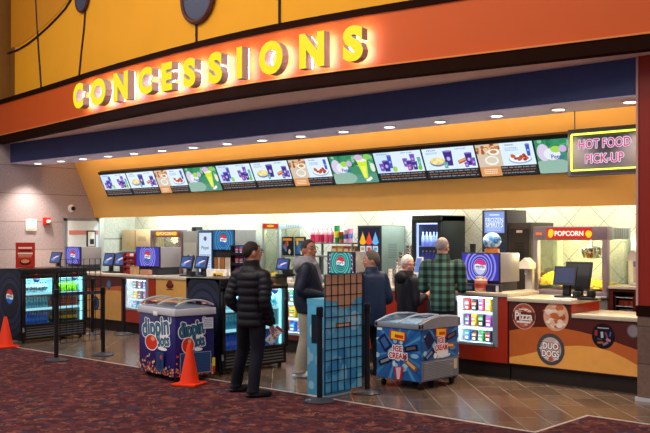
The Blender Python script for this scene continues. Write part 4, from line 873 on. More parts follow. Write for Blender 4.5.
for i in range(12):
    loc = (at(212+(i % 6)*3.2, 10.5)+.0, 10.42+(i//6)*.12, CT+.0005)
    if src is None: src = cupobj('paper_cup', 'small white paper cup in the cluster right of the paired registers', 'cup', loc, .15, .03, .042, '#eceae6', None, 'white cups by the registers')
    else: c = src.copy(); COL.objects.link(c); c.location = loc
t = thing('counter_sign', 'small yellow and black counter sign right of the paired registers', 'sign', (at(217.5, 10.26), 10.26, CT)); b = MB(); b.bbox(-.13, 0, 0, .13, .015, .10, M('#e8b818', .4), .004); b.build('plate', t); g = G(); g.ell(-.07, .05, .035, .035, BLACK); g.rect(-.02, .03, .1, .065, BLACK); g.build('print', FRONT(0,0,0), t)
t = thing('paper_bag', 'brown paper bag below the violet cola dispenser at left', 'bag', (at(134.5, 10.3), 10.3, CT)); b = MB(); b.bbox(-.1, -.04, 0, .1, .04, .15, M('#c49a6c', .7), .012); b.build('bag_body', t); b = MB(); b.bbox(-.101, -.042, .14, .101, .042, .165, M('#a87c50', .7), .008); b.build('folded_top', t)
t = thing('small_carton', 'small pinkish carton right of the brown paper bag', 'box', (at(146, 10.3), 10.3, CT)); b = MB(); b.bbox(-.13, -.05, 0, .13, .05, .1, M('#b88468', .6), .006); b.build('carton_body', t); b = MB(); b.box(-.131, -.008, .1, .131, .008, .102, M('#d8c0a0', .5)); b.build('tape', t)
# tip jar, globe, black cup on and before the wide dispenser
t = thing('tip_jar', 'pinkish glass tip jar before the wide violet cola dispenser', 'jar', (at(481, 10.3), 10.3, CT)); b = MB(); b.lathe([(.07,0),(.085,.02),(.085,.15),(.06,.175)], M('#e0a08c', .25), n=20); b.build('jar_body', t); b = MB(); b.lathe([(.066,.175),(.068,.195),(0,.2)], M('#e8d4c4', .3), n=20); b.build('lid', t); b = MB(); b.lathe([(.0862,.05),(.0862,.11)], M('#b84838', .4), n=20); b.build('wrapper', t)
t5z = CT+(h_at(481, 253, 10.42)-CT)
t = thing('globe_lamp', 'round blue glass globe on wooden base atop the wide dispenser', 'globe', (at(492, 10.6), 10.6, t5z+.001)); b = MB(); b.lathe([(.1,0),(.1,.05),(.085,.06),(.0,.06)], M('#b0682c', .4), n=24); b.build('wooden_base', t)
def swirl(nt, b):
    tc = NN(nt, 'ShaderNodeTexCoord'); n = NN(nt, 'ShaderNodeTexNoise', Scale=9., Detail=2.); nt.links.new(tc.outputs['Object'], n.inputs['Vector']); cr = ramp(nt, [(.38, '#2c64b0'), (.48, '#6cb4e4'), (.58, '#e0f0fa')]); nt.links.new(n.outputs['Fac'], cr.inputs[0]); nt.links.new(cr.outputs[0], b.inputs['Base Color']); b.inputs['Coat Weight'].default_value = .6
b = MB(); b.ell((0,0,.165), .125, .125, .115, node_mat('blue_swirled_glass', swirl, .15), 24, 14); b.build('glass_ball', t)
cupobj('black_cup', 'small black cup on top of the wide violet dispenser', 'cup', (at(473, 10.6), 10.6, t5z+.001), .12, .04, .045, '#1c1c22')
t = thing('dark_tray', 'dark box before the wide dispenser, left of the tip jar', 'box', (at(468, 10.28), 10.28, CT)); b = MB(); b.bbox(-.12, -.05, 0, .12, .05, .1, M('#1c2440', .4), .008); b.build('tray_body', t); b = MB(); b.box(-.1, -.052, .03, .1, -.05, .07, M('#5c6c9c', .4)); b.build('front_label', t)
t = thing('dark_tray', 'dark box before the wide dispenser, right of the tip jar', 'box', (at(494, 10.28), 10.28, CT)); b = MB(); b.bbox(-.1, -.05, 0, .1, .05, .1, M('#2a2438', .4), .008); b.build('tray_body', t); b = MB(); b.box(.06, -.053, 0.01, .1, -.05, .09, M('#d8d4d0', .4)); b.build('front_label', t)
# receipts and keyboard on the pick-up counter
for k, (dx, dy, a, lb) in enumerate(((0, 0, 8, 'stack of white order slips lying before the blank register monitor'), (.16, .03, -10, 'second pad of white order slips, right of the first on the counter'))):
    o = MB().bbox(-.09, -.06, 0, .09, .06, .014, M('#eae8e4', .6), .003).build('order_pad'); o.location = (at(555, 10.27)+dx, 10.29+dy, 1.0605); o.rotation_euler = (0,0,R(a)); tag(o, lb, 'paper')
t = thing('keyboard', 'black keyboard at the right edge of the raised pick-up counter', 'keyboard', (at(585, 10.4), 10.42, 1.0605), R(4)); b = MB(); b.bbox(-.14, -.06, 0, .14, .06, .02, BLACK, .005); b.build('case', t); b = MB()
for i in range(10):
    for j in range(4): b.box(-.13+i*.026, -.052+j*.026, .02, -.108+i*.026, -.03+j*.026, .026, DKGREY)
b.build('keys', t)
# silver cup stacks behind the grey haired woman
for i, (px, hh, dv) in enumerate(((391, .3, 0), (396, .42, .05), (401, .5, .02), (406, .62, .07))):
    b = MB(); rr = .05
    for k in range(int(hh/.05)): b.lathe([(rr*.8,k*.05),(rr,k*.05+.044),(rr*1.05,k*.05+.05)], CHROME, n=14)
    o = b.build('cup_stack'); o.location = (at(px, 10.6), 10.6+dv, CT+.0005)
    tag(o, 'tower of silver cups, %s of the four steps' % ('lowest', 'second lowest', 'second tallest', 'tallest')[i], 'cups', 'silver cup towers')
pos('small white framed payment screen between the dark coat and the plaid shirt', 412, 419, 257, 274, 10.42, CT, '#6c88d8', R(-10), False, '#c8ccd2')
src = None
for i in range(8):                      # napkins and cups near the man with hood
    o = MB().bbox(-.05, -.05, 0, .05, .05, .06+.03*(i % 3), M(['#dcd8d4', '#b8b0ac', '#5c4a50', '#c8a890'][i % 4], .6), .006).build('condiment_box'); o.location = (at(289+i*5.2, 10.4), 10.4+.1*(i % 2), CT+.0005)
    tag(o, ['pale', 'grey', 'dark', 'tan'][i % 4]+' condiment box, '+ORD[i]+' from the left behind the hooded man', 'box', 'condiment boxes behind the hooded man')

# ------------------------------------------------------------------ back counter and machines
t = thing('back_counter', 'long steel topped back counter along the white tiled wall', 'counter', (0,0,0))
b = MB(); b.box(-18.35, 12.47, .1, -9.55, 13.18, .92, M('#8a8c90', .4, .4)); b.box(-18.35, 12.53, 0, -9.55, 13.15, .1, KICK); b.build('cabinet', t); b = MB(); b.bbox(-18.36, 12.44, .92, -9.53, 13.19, .96, STEEL, .006); b.build('worktop', t)
BT = .961
def neon_pop(g, cx, cy, w, h, em=1.2):
    g.rect(cx-w/2, cy-h/2, cx+w/2, cy+h/2, E_('#d8281a', 1.0))
    for s in (-1, 1):
        for k in range(5): g.ell(cx+s*w*.41+random.uniform(-.03,.03)*w, cy+random.uniform(-.14,.14)*h, w*.055, h*.28, E_('#ffc820', em))
    g.text('POPCORN', cx, cy, h*.52, E_('#ff7a30', 1), w*.66, .06); g.text('POPCORN', cx, cy, h*.44, E_('#fff8ec', 1.3), w*.62, .02)
def popper(label, px0, px1, py0, v, base, depth, head_h, fc, side_c, pane, sign, post_w=.07, heap=.2, kettle=True):
    ua, ub = u_at(px0, v), u_at(px1, v); w = ub-ua; H = h_at((px0+px1)/2, py0, v)-base
    t = thing('popcorn_machine', label, 'popcorn machine', ((ua+ub)/2, v, base)); Fm = M(fc, .4, .2); Sm = M(side_c, .4, .2)
    b = MB(); b.bbox(-w/2, 0, 0, w/2, depth, .06, Fm, .008); b.build('base', t)
    b = MB(); b.bbox(-w/2, 0, H-head_h, w/2, depth*.22, H, Fm, .01); b.build('header', t)
    b = MB(); b.bbox(-w/2+.01, depth*.22, H-head_h+.01, w/2-.004, depth, H-.01, Sm, .01)
    for i in range(8): b.box(w/2-.004, depth*.32+i*depth*.075, H-head_h+.03, w/2+.002, depth*.35+i*depth*.075, H-.03, M('#8c9698', .4))
    b.build('rear_housing', t)
    for nm, sx in (('post', -1), ('post', 1)):
        b = MB(); x = sx*(w/2-post_w/2); b.bbox(x-post_w/2, 0, .05, x+post_w/2, post_w*1.2, H-head_h+.01, Fm, .006); b.build(nm, t)
        b = MB(); b.bbox(x-post_w/2, depth-post_w, .05, x+post_w/2, depth, H-head_h+.01, Sm, .006); b.build(nm, t)
    b = MB(); b.box(w/2-.012, post_w, .06, w/2-.006, depth-post_w, H-head_h, glass('#f4f8f4', .06)); b.box(-w/2+.006, post_w, .06, -w/2+.012, depth-post_w, H-head_h, glass('#f4f8f4', .06)); b.box(-w/2+post_w, .02, .06, w/2-post_w, .026, H-head_h, glass('#f8f8f0', .05)); b.build('glass_pane', t)
    g = G(); sign(g, w, H, head_h); g.build('lit_sign', FRONT(0, 0, 0), t)
    if kettle:
        b = MB(); cx = w*.12; z = H-head_h-.28; b.lathe([(.0,z),(.12,z+.02),(.15,z+.1),(.15,z+.17),(.1,z+.19),(0,z+.2)], CHROME, c=(cx, depth*.55, 0), n=20); b.cyl((cx, depth*.55, z+.18), (cx, depth*.55, H-head_h), .02, STEEL); b.cyl((cx+.1, depth*.5, z+.1), (cx+.26, depth*.4, z-.05), .012, STEEL); b.build('kettle', t)
    if heap:
        rr = random.Random(3); b = MB(); ym = M('#f0c832', .7, var=.2); n = 14; vs = []; dd = depth-.1
        hz = lambda i, j: .062+heap*(.35+.65*math.sin(PI*j/n)**.5)*(1.0-.6*i/n)*rr.uniform(.8, 1.1)
        vs = [(-w/2+.08+(w-.16)*i/n, .05+dd*j/n, hz(i, j)) for i in range(n+1) for j in range(n+1)]
        b.add(vs, [(i*(n+1)+j, (i+1)*(n+1)+j, (i+1)*(n+1)+j+1, i*(n+1)+j+1) for i in range(n) for j in range(n)], ym)
        for k in range(500):
            i, j = rr.uniform(0, n), rr.uniform(0, n); x, y = -w/2+.08+(w-.16)*i/n, .05+dd*j/n; z = .062+heap*(.35+.65*math.sin(PI*j/n)**.5)*(1-.6*i/n)
            b.ell((x, y, z), .018, .018, .014, M(rr.choice(['#f4d84a', '#ecc42c', '#f8e88c']), .7), 6, 4)
        o = b.build('popcorn'); o.location = t.location; tag(o, 'heap of yellow popcorn inside the popcorn machine '+('at right' if px0 > 400 else 'at left'), 'popcorn', None, 'stuff')
    if pane:
        L = bpy.data.lights.new('popper_lamp', 'POINT'); L.energy = pane; L.color = (1, .8, .4); L.shadow_soft_size = .08; o = bpy.data.objects.new('popper_lamp', L); COL.objects.link(o); o.parent = t; o.location = (0, depth*.35, H-head_h-.06)
    return t
def sgR(g, w, H, hh):
    neon_pop(g, .0, H-hh/2, w*.62, hh*.8); g.rect(-w*.46, H-hh*.62, -w*.37, H-hh*.42, E_('#f07838', 1.1))
def sgL(g, w, H, hh):
    g.text('POPCORN', .02, H-hh*.5, hh*.4, E_('#fff0a0', 1.3), w*.4, .02)
    for s in (-1, 1): g.ell(.02+s*w*.26, H-hh*.5, w*.06, hh*.27, E_('#ffc020', 1.2))
    g.z = .0005; g.rect(-w*.32, H-hh*.8, w*.36, H-hh*.22, E_('#e87818', 1.))
def sgM(g, w, H, hh):
    g.rect(-w*.44, H-hh*.85, w*.44, H-hh*.15, E_('#d82c1c', .9)); g.ell(0, H-hh*.5, w*.22, hh*.2, E_('#f8c030', 1.1))
t = thing('machine_counter', 'low counter carrying the popcorn machine at right', 'counter', (0,0,0)); b = MB(); b.box(-6.9, 12.0, .1, -5.62, 13.18, .97, M('#74706c', .4)); b.box(-6.9, 12.05, 0, -5.62, 13.18, .1, KICK); b.build('cabinet', t); b = MB(); b.bbox(-6.92, 11.96, .97, -5.61, 13.19, 1.0, STEEL, .006); b.build('worktop', t)
popper('large popcorn machine with red lit POPCORN sign behind the pick-up counter', 533, 607, 226.5, 12.0, 1.001, 0.8, .20, '#988a94', '#a8bab8', 70, sgR, .075, .24)
popper('purple grey popcorn machine with yellow lit sign behind the registers at left', 150, 182, 230, 12.47, BT, .65, .16, '#84707f', '#a8b4b8', 6, sgL, .08, .1)
popper('pale blue framed popcorn machine with small red sign above the puffer jacket', 262, 279, 223, 12.47, BT, .65, .12, '#9fb4c0', '#a8bac4', 5, sgM, .05, .08, False)
# wall shelf with carton
t = thing('wall_shelf', 'steel wall shelf under the large brown carton', 'shelf', (-17.7, 12.95, 1.5)); b = MB(); b.bbox(-.62, -.27, -.03, .62, .24, 0, STEEL, .005); b.build('board', t)
for s in (-1, 1): b = MB(); b.prism([(.24,-.03),(-.2,-.03),(.24,-.3)], s*.5-.015, s*.5+.015, STEEL, lambda a, z, c: Vector((c, a, z))); b.build('bracket', t)
CB_ = M('#d8c4a0', .7)
t = thing('carton', 'large brown cardboard carton on the wall shelf at far left', 'box', ((at(122,12.72)+at(150,12.72))/2, 12.72, 1.501)); w = at(150,12.72)-at(122,12.72)
b = MB(); b.bbox(-w/2, 0, 0, w/2, .42, .5, CB_, .008); b.build('carton_body', t); g = G(); g.rect(-.04, .02, .0, .48, M('#b08c5c', .6)); g.rows(.08, .22, .4, .34, 4, M('#8c6c48', .6)); g.ell(-.3, .15, .05, .05, M('#e0c040', .6)); g.build('print', FRONT(0,0,0), t)
# left kitchen: holding cabinet, blue tower, cola screen on cartons
def upright(name, label, cat, px0, px1, py0, v, base, depth, c, face=None, rough=.4, h0=0.):
    ua, ub = u_at(px0, v), u_at(px1, v); w = ub-ua; H = h_at((px0+px1)/2, py0, v)-base
    t = thing(name, label, cat, ((ua+ub)/2, v, base)); b = MB(); b.bbox(-w/2, 0, h0, w/2, depth, H, M(c, rough, .1), .008); b.build('casing', t)
    if face: face(t, w, H)
    return t
def f_glasscab(t, w, H):
    b = MB(); b.box(-w*.42, -.006, .1, w*.42, 0, H*.75, M('#c8d4d4', .2)); b.build('door_panel', t); b = MB()
    for k in range(6): b.ell((-w*.3+k*w*.12, -.02, H*(.3+.06*(k % 3))), .05, .02, .07, M(['#e8e4d8', '#8c9090', '#5c6064'][k % 3], .4), 10, 6)
    b.build('dispenser_row', t); b = MB(); b.bbox(-w*.15, .1, H, w*.15, .3, H+.09, DKGREY, .01); b.build('vent_cap', t)
upright('holding_cabinet', 'grey holding cabinet right of the left popcorn machine', 'cabinet', 183, 197, 231, 12.47, BT, .6, '#a8b0b4', f_glasscab)
def f_tower(t, w, H):
    g = G(); g.rect(-w*.42, H*.12, w*.42, H*.94, E_('#cfe4f8', 1.)); g.text('Pepsi', 0, H*.62, .1, E_('#3c4c8c', .9), w*.5, .01); g.ell(0, H*.82, .05, .05, E_('#8c3c68', .9)); g.ell(0, H*.8, .04, .03, E_('#3c6cc0', .9)); g.rows(-w*.36, H*.2, w*.36, H*.5, 6, E_('#7c94c8', .9)); g.build('lit_screen', FRONT(0,0,0), t)
upright('drinks_tower', 'blue drinks tower with pale lit screen left of the deep blue ring screen', 'drinks machine', 198, 212.5, 230, 12.47, BT, .55, '#24487c', f_tower)
cola_display('cola dispenser with deep blue ring screen set high against the tiled wall', (213.5, 234.5, 230, 250), 12.47, 1.40, 'deep', .6)
for px0, px1, c, lb in ((214, 224, '#a87848', 'brown carton under the deep blue ring screen'), (225, 234, '#d8d4cc', 'white carton under the deep blue ring screen')):
    w = at(px1, 12.5)-at(px0, 12.5); t = thing('carton', lb, 'box', ((at(px0,12.5)+at(px1,12.5))/2, 12.5, BT)); b = MB(); b.bbox(-w/2, 0, 0, w/2, .5, .437, M(c, .7), .006); b.build('carton_body', t); b = MB(); b.box(-.02, -.001, .1, .02, .0, .437, M('#e8e0d0', .5)); b.build('tape', t)
# merchandise shelf
t = thing('merchandise_shelf', 'black two level merchandise shelf on the back counter behind the hooded man', 'shelf', (0,0,0)); ua, um, ub = at(281,12.5), at(306,12.5), at(357,12.5)
b = MB(); b.bbox(ua, 12.5, 1.44, um, 12.95, 1.465, GREY, .004); b.build('lower_board', t); b = MB(); b.bbox(um+.01, 12.5, 1.70, ub-.1, 12.95, 1.725, GREY, .004); b.build('upper_board', t); b = MB(); b.bbox(um+.01, 12.5, 1.45, ub-.1, 12.95, 1.475, GREY, .004); b.build('middle_board', t)
for x, zt in ((ua+.03, 1.44), (um-.02, 1.44), (um+.04, 1.7), (ub-.14, 1.7)): b = MB(); b.bbox(x-.015, 12.9, BT, x+.015, 12.94, zt, GREY, .003); b.build('upright', t); b = MB(); b.bbox(x-.015, 12.52, BT, x+.015, 12.55, zt, GREY, .003); b.build('upright', t)
for px0, px1, c1, c2, lb in ((282, 293, '#14223c', '#e89020', 'framed dark poster with orange figure shapes on the merchandise shelf'), (294.5, 305, '#2c64b0', '#f0c020', 'framed blue poster with yellow top on the merchandise shelf')):
    w = at(px1,12.55)-at(px0,12.55); t = thing('framed_poster', lb, 'poster', ((at(px0,12.55)+at(px1,12.55))/2, 12.55, 1.466)); b = MB(); b.bbox(-w/2, 0, 0, w/2, .03, .37, BLACK, .004); b.build('frame', t)
    g = G(); g.rect(-w*.44, .03, w*.44, .345, M(c1, .3)); g.rect(-w*.4, .29, w*.4, .34, M(c2, .3))
    for k in range(7): g.ell(random.uniform(-w*.3, w*.3), random.uniform(.06, .25), .03, .05, M(random.choice([c2, '#c84828', '#4a88c8', '#e8d8b0']), .3), n=9)
    g.build('print', FRONT(0,0,0), t)
for i in range(5):
    x = at(313+i*4.6, 12.65); t = thing('slush_cup', 'hot pink dome lidded cup, %s from the left on the upper shelf' % ORD[i], 'cup', (x, 12.65, 1.7255), 0, 'pink cups on the upper shelf'); pc = ['#e83c78', '#f06090', '#d82c60', '#f0709c', '#e04880'][i]
    b = MB(); b.lathe([(.04,0),(.056,.15)], M(pc, .3), n=16); b.build('cup_body', t); b = MB(); b.lathe([(.058,.15),(.05,.2),(.02,.225),(.018,.28),(0,.281)], M('#f4b8cc', .2), n=16); b.build('dome_lid', t)
for i, (px, c, c2, lb) in enumerate(((337, '#2c9c58', '#e8e040', 'tall green and yellow tumbler on the upper shelf'), (341.5, '#c85c2c', '#2c7c4c', 'orange brown tumbler on the upper shelf'), (346, '#d8d0e8', '#6c54b0', 'pale violet tumbler on the upper shelf'), (350.5, '#e88cb8', '#6c88d0', 'light pink tumbler, last one on the upper shelf'))):
    cupobj('tumbler', lb, 'tumbler', (at(px, 12.65), 12.65, 1.7255), [.32, .2, .24, .26][i], .04, .053, c, c2, 'tumblers on the upper shelf')
for i in range(4):
    px = 334+i*6.0; w = .14; o = MB().bbox(-w/2, 0, 0, w/2, .14, .19, M(['#d88c28', '#e8b040', '#c8643c', '#b87848'][i], .5), .006).box(-w*.35, -.003, .06, w*.35, 0, .14, M('#f0dcc0', .5)).build('snack_box'); o.location = (at(px, 12.56), 12.56, 1.4755); tag(o, 'orange or tan snack box, %s from the left below the tumblers' % ORD[i], 'box', 'snack boxes under the tumblers')
# slush machine
def f_slush(t, w, H):
    g = G(); g.rect(-w*.44, H*.3, w*.44, H*.96, E_('#141c3c', .8)); g.clip = (-w*.44, H*.3, w*.44, H*.96)
    for k, c in enumerate(('#f4b820', '#e84828', '#68b8f0')):
        x = -w*.27+k*w*.27; g.poly([(x-w*.13, H*.72), (x+w*.13, H*.72), (x+w*.08, H*.8), (x+w*.03, H*.85), (x, H*.9), (x-w*.03, H*.85), (x-w*.08, H*.8)], E_(c, 1.)); g.ell(x, H*.725, w*.135, H*.045, E_(c, 1.)); g.rect(x-w*.11, H*.56, x+w*.11, H*.66, E_('#d4e0f0', .9)); g.rect(x-w*.07, H*.585, x+w*.07, H*.635, E_(c, .7))
    for k in range(2): g.rect(-w*.34+k*w*.36, H*.34, -w*.06+k*w*.36, H*.45, E_(['#b4c4e8', '#c8a8e0'][k], .9))
    g.build('lit_screen', FRONT(0,0,0), t)
    g = G(); g.rect(-w*.42, H*.03, w*.42, H*.26, M('#3c6cb0', .3)); 
    for k in range(5): g.ell(-w*.3+k*w*.15, H*.14, w*.05, H*.06, M('#a8c8e8', .3))
    g.build('drip_panel', FRONT(0,0,0), t)
    b = MB()
    for k in range(9): b.box(w/2, .2, H*.46+k*.03, w/2+.006, .45, H*.46+k*.03+.014, M('#7c8c88', .4))
    b.build('vent_grille', t); b = MB(); b.bbox(w/2-.004, .02, 0, w/2+.004, .68, H-.01, M('#9cb0aa', .4), .002); b.build('side_panel', t)
upright('slush_machine', 'frozen drink machine with coloured drops screen and grey green side', 'drinks machine', 357.5, 381, 225.5, 12.45, BT, .70, '#2a3238', f_slush)
# upright black cooler
t = thing('upright_cooler', 'tall black upright cooler with blue lit glass door behind the plaid shirt', 'cooler', ((at(412,12.45)+at(441,12.45))/2, 12.45, 0)); w = at(441,12.45)-at(412,12.45); H = 2.2; BK = M('#202a2e', .35)
b = MB(); b.bbox(-w/2, .04, .04, -w/2+.05, .72, H, BK, .006); b.bbox(w/2-.05, .04, .04, w/2, .72, H, BK, .006); b.box(-w/2+.05, .68, .04, w/2-.05, .72, H, BK); b.bbox(-w/2, .0, 2.1, w/2, .72, H, BK, .006); b.bbox(-w/2, .02, .04, w/2, .7, .3, BK, .006)
for sx in (-1, 1): b.box(sx*.2-.03, .1, 0, sx*.2+.03, .6, .05, BK)
b.build('cabinet', t); b = MB(); b.box(-w/2+.05, .66, .3, w/2-.05, .68, 2.1, M('#5c74c8', .4)); b.build('liner', t)
b = MB(); b.bbox(-w/2+.0, -.01, .3, -w/2+.07, .03, 2.12, BK, .004); b.bbox(w/2-.07, -.01, .3, w/2, .03, 2.12, BK, .004); b.bbox(-w/2, -.01, 2.07, w/2, .03, 2.14, BK, .004); b.bbox(-w/2, -.01, .26, w/2, .03, .32, BK, .004); do = b.build('door', t)
b = MB(); b.box(-w/2+.065, .005, .31, w/2-.065, .01, 2.08, glass('#dfe8ff', .08)); b.build('door_glass', do); b = MB(); b.tube([(w/2-.04,-.01,1.0),(w/2-.04,-.05,1.03),(w/2-.04,-.05,1.4),(w/2-.04,-.01,1.43)], .012, GREY); b.build('handle', do)
b = MB(); b.box(-w/2+.06, .05, .32, -w/2+.085, .08, 2.07, E_('#d8e4ff', 1.6)); b.box(-w/2+.06, .05, 2.05, w/2-.06, .1, 2.09, E_('#d8e4ff', 3)); b.build('lamp_strip', t)
L = bpy.data.lights.new('cooler_led', 'AREA'); L.shape = 'RECTANGLE'; L.size = w-.2; L.size_y = .05; L.energy = 7; L.color = (.55, .62, 1); o = bpy.data.objects.new('cooler_led', L); COL.objects.link(o); o.parent = t; o.location = (0, .1, 2.03); o.rotation_euler = (R(25), 0, 0)
for k, z in enumerate((.62, 1.0, 1.36, 1.68)):
    b = MB(); b.box(-w/2+.05, .1, z-.015, w/2-.05, .66, z, M('#c8d0e8', .3)); b.build('shelf', t); src = None
    for i in range(6):
        p = Vector(t.location)+Vector((-w/2+.11+(w-.22)*i/5, .17, z+.0005))
        if src is None: src = o = bottle_mb(['#3c3c9c', '#5060c0', '#4a48a8', '#c8d0e8'][k], '#e8e8f0', ['#8c4cb0', '#6a78d0', '#3c4cb0', '#e8f0f8'][k], .24, .033).build('drink_bottle'); tag(o, '%s bottle on the %s shelf of the upright black cooler' % (['dark blue', 'blue', 'violet', 'pale'][k], ['lowest', 'second', 'third', 'top'][k]), 'bottle', 'bottles, %s shelf of upright cooler' % ['lowest', 'second', 'third', 'top'][k])
        else: o = src.copy(); COL.objects.link(o)
        o.location = p
# frozen drinks tower and dark cabinet
def f_frozen(t, w, H):
    g = G(); z0, z1 = h_at(494, 233, 12.4), h_at(494, 211.5, 12.4); g.rect(-w*.4, z0, w*.4, z1, E_('#7c9ce8', 1.)); g.rect(-w*.36, z0+.02, w*.36, z1-.02, E_('#8cacf0', 1.))
    g.text('FROZEN', 0, z0+.6*(z1-z0), .07, E_('#ffffff', 1.15), w*.7, .0); g.text('SPIRITS', 0, z0+.38*(z1-z0), .07, E_('#ffffff', 1.15), w*.7, .0); g.rect(-w*.2, z1-.065, w*.2, z1-.045, E_('#e8f0ff', 1)); g.rows(-w*.3, z0+.03, w*.3, z0+.1, 3, E_('#d4e0ff', 1)); g.build('lit_screen', FRONT(0,0,0), t)
    b = MB(); b.bbox(-w*.4, -.02, 1.2, w*.4, .0, 1.8, M('#1c2c54', .3), .006); b.ell((-.05,-.03,1.55), .1, .02, .14, M('#3c68b8', .3)); b.build('front_panel', t)
upright('frozen_drink_tower', 'tall dark tower with lit FROZEN SPIRITS screen behind the globe', 'drinks machine', 482, 507, 210, 12.4, 0, .6, '#20222c', f_frozen)
def f_dark(t, w, H):
    b = MB(); b.box(-w*.42, -.008, .3, w*.42, 0, H-.1, M('#37322e', .4)); b.build('door_panel', t); b = MB(); b.box(-w*.12, -.014, H-.16, w*.12, -.006, H-.12, M('#e8e4dc', .4)); b.build('label_strip', t)
    b = MB()
    for k in range(6): b.box(-w*.2, -.012, 1.5+k*.045, w*.22, -.007, 1.52+k*.045, M('#221e1c', .5))
    b.build('vent_grille', t)
upright('dark_cabinet', 'tall dark brown steel cabinet left of the large popcorn machine', 'cabinet', 508, 531.5, 222.5, 12.42, 0, .7, '#3c3632', f_dark)
# butter dispensers
def butter(loc, label):
    t = thing('butter_dispenser', label, 'dispenser', loc); m = M('#c4beb6', .35, .2)
    b = MB(); b.bbox(-.07, -.08, 0, .07, .1, .03, m, .006); b.bbox(-.06, .03, .02, .06, .1, .4, m, .008); b.build('column', t)
    b = MB(); T = lambda a, z, c: Vector((a, c, z)); b.prism([(-.09,.34),(.09,.34),(.09,.42),(0,.5),(-.09,.42)], -.1, .08, M('#e4ddd0', .4), T); b.build('hood', t)
    b = MB(); b.cyl((0,-.05,.26), (0,-.05,.345), .022, CHROME); b.build('spout', t); return t
bd = butter((at(527.5, 11.8), 11.8, 1.03), 'pale butter dispenser with peaked hood left of the large popcorn machine')
t = thing('side_stand', 'narrow dark red stand under the butter dispenser by the dark cabinet', 'stand', (at(527.5, 11.8), 11.8, 0)); b = MB(); b.bbox(-.11, -.13, 0, .11, .13, 1.0, M('#5c2018', .4), .006); b.build('stand_body', t); b = MB(); b.bbox(-.12, -.14, 1.0, .12, .14, 1.029, STEEL, .005); b.build('stand_top', t)
# maroon cabinet with condiment rack at right
u0, u1 = -5.56, -4.3; t = thing('condiment_cabinet', 'maroon cabinet with open niche beside the red pillar', 'cabinet', (0,0,0)); MW = M('#4c1814', .4)
na, nb = at(613, 11.9), at(634, 11.9)
b = MB(); b.box(u0, 11.9, .1, na, 12.7, 1.12, MW); b.box(nb, 11.9, .1, u1, 12.7, 1.12, MW); b.box(na, 12.3, .1, nb, 12.7, 1.12, MW); b.box(na, 11.9, .1, nb, 12.3, .62, MW); b.box(na, 11.9, 1.08, nb, 12.3, 1.12, MW); b.box(u0, 11.95, 0, u1, 12.7, .1, KICK); b.build('cabinet_body', t)
b = MB(); b.bbox(u0-.0, 11.87, 1.12, u1, 12.72, 1.16, SLAB, .006); b.build('countertop', t)
t = thing('lid_rack', 'chrome wire rack of lids and cups in the maroon cabinet niche', 'rack', ((na+nb)/2, 12.05, .621)); w = nb-na
b = MB()
for z in (.02, .14, .26, .38): b.tube([(-w*.42,-.12,z),(w*.42,-.12,z),(w*.42,.18,z),(-w*.42,.18,z)], .006, CHROME, n=6, closed=True); b.cyl((-w*.42, .03, z), (w*.42, .03, z), .005, CHROME, n=6)
for sx in (-1, 1):
    for y in (-.12, .18): b.cyl((sx*w*.42, y, 0), (sx*w*.42, y, .41), .007, CHROME, n=6)
b.build('wire_frame', t)
for k, z in enumerate((.027, .147, .267)):
    src = None
    for i in range(3):
        if src is None:
            b = MB()
            for q in range(4): b.lathe([(.042,q*.018),(.048,q*.018+.012),(0,q*.018+.014)], M(['#e8e6e2', '#8c9098', '#c85c3c'][k], .4), n=14)
            src = o = b.build('lid_stack'); tag(o, '%s stack of cup lids on the %s wire of the niche rack' % (['white', 'grey', 'reddish'][k], ['lowest', 'middle', 'top'][k]), 'cup lids', 'lid stacks, %s wire' % ['lowest', 'middle', 'top'][k])
        else: o = src.copy(); COL.objects.link(o)
        o.location = ((na+nb)/2-w*.27+i*w*.27, 12.04, .621+z)
dup(bd, (at(633, 12.1), 12.2, 1.161), 0, 'tall pale butter dispenser beside the red pillar')
upright('glass_dispenser', 'grey dispenser column with pale front left of the red pillar', 'dispenser', 628, 645, 256, 12.38, 1.161, .3, '#b4b4b4', lambda t, w, H: MB().box(-w*.4, -.006, .03, w*.4, 0, H-.05, M('#d8d4cc', .3)).build('door_panel', t))

# ------------------------------------------------------------------ kitchen lamps
for i, (u, lb) in enumerate(((-16.9, 'at the far left end'), (-14.6, 'second along the kitchen'), (-12.2, 'above the merchandise shelf'), (-9.9, 'above the slush machine'), (-7.5, 'above the dark cabinet'), (-5.5, 'above the large popcorn machine'))):
    t = thing('kitchen_light', 'long white kitchen ceiling light behind the menu wall, '+lb, 'ceiling light', (u, 12.55, 2.925), 0, 'kitchen ceiling lights')
    b = MB(); b.bbox(-.65, -.16, 0, .65, .16, .06, WHITE, .006); b.build('housing', t); b = MB(); b.box(-.6, -.12, -.006, .6, .12, 0, E_('#f4fff8', 2)); b.build('diffuser', t)
    L = bpy.data.lights.new('kitchen_lamp', 'AREA'); L.shape = 'RECTANGLE'; L.size = 1.2; L.size_y = .25; L.energy = 44 if u < -8 else 34; L.color = (.84, .97, 1) if u < -8 else (1, .93, .78)
    o = bpy.data.objects.new('kitchen_lamp', L); COL.objects.link(o); o.parent = t; o.location = (0, 0, -.02)
def area(name, loc, rot, sx, sy, e, col):
    L = bpy.data.lights.new(name, 'AREA'); L.shape = 'RECTANGLE'; L.size = sx; L.size_y = sy; L.energy = e; L.color = col
    o = bpy.data.objects.new(name, L); COL.objects.link(o); o.location = loc; o.rotation_euler = rot; return o
area('underside_fill', (-11, 11.66, 3.42), (R(-128), 0, 0), 12, .04, 1700, (.6, .6, 1))  # added fill strip without a visible source, brightens the beam underside
area('cove_lamp', (-11, 10.72, 3.9), (R(60), 0, 0), 13.5, .08, 70, (1, .82, .55))
area('lobby_lamp', (-9, 2.5, 6.8), (0, 0, 0), 9, 5, 520, (1, .88, .78))
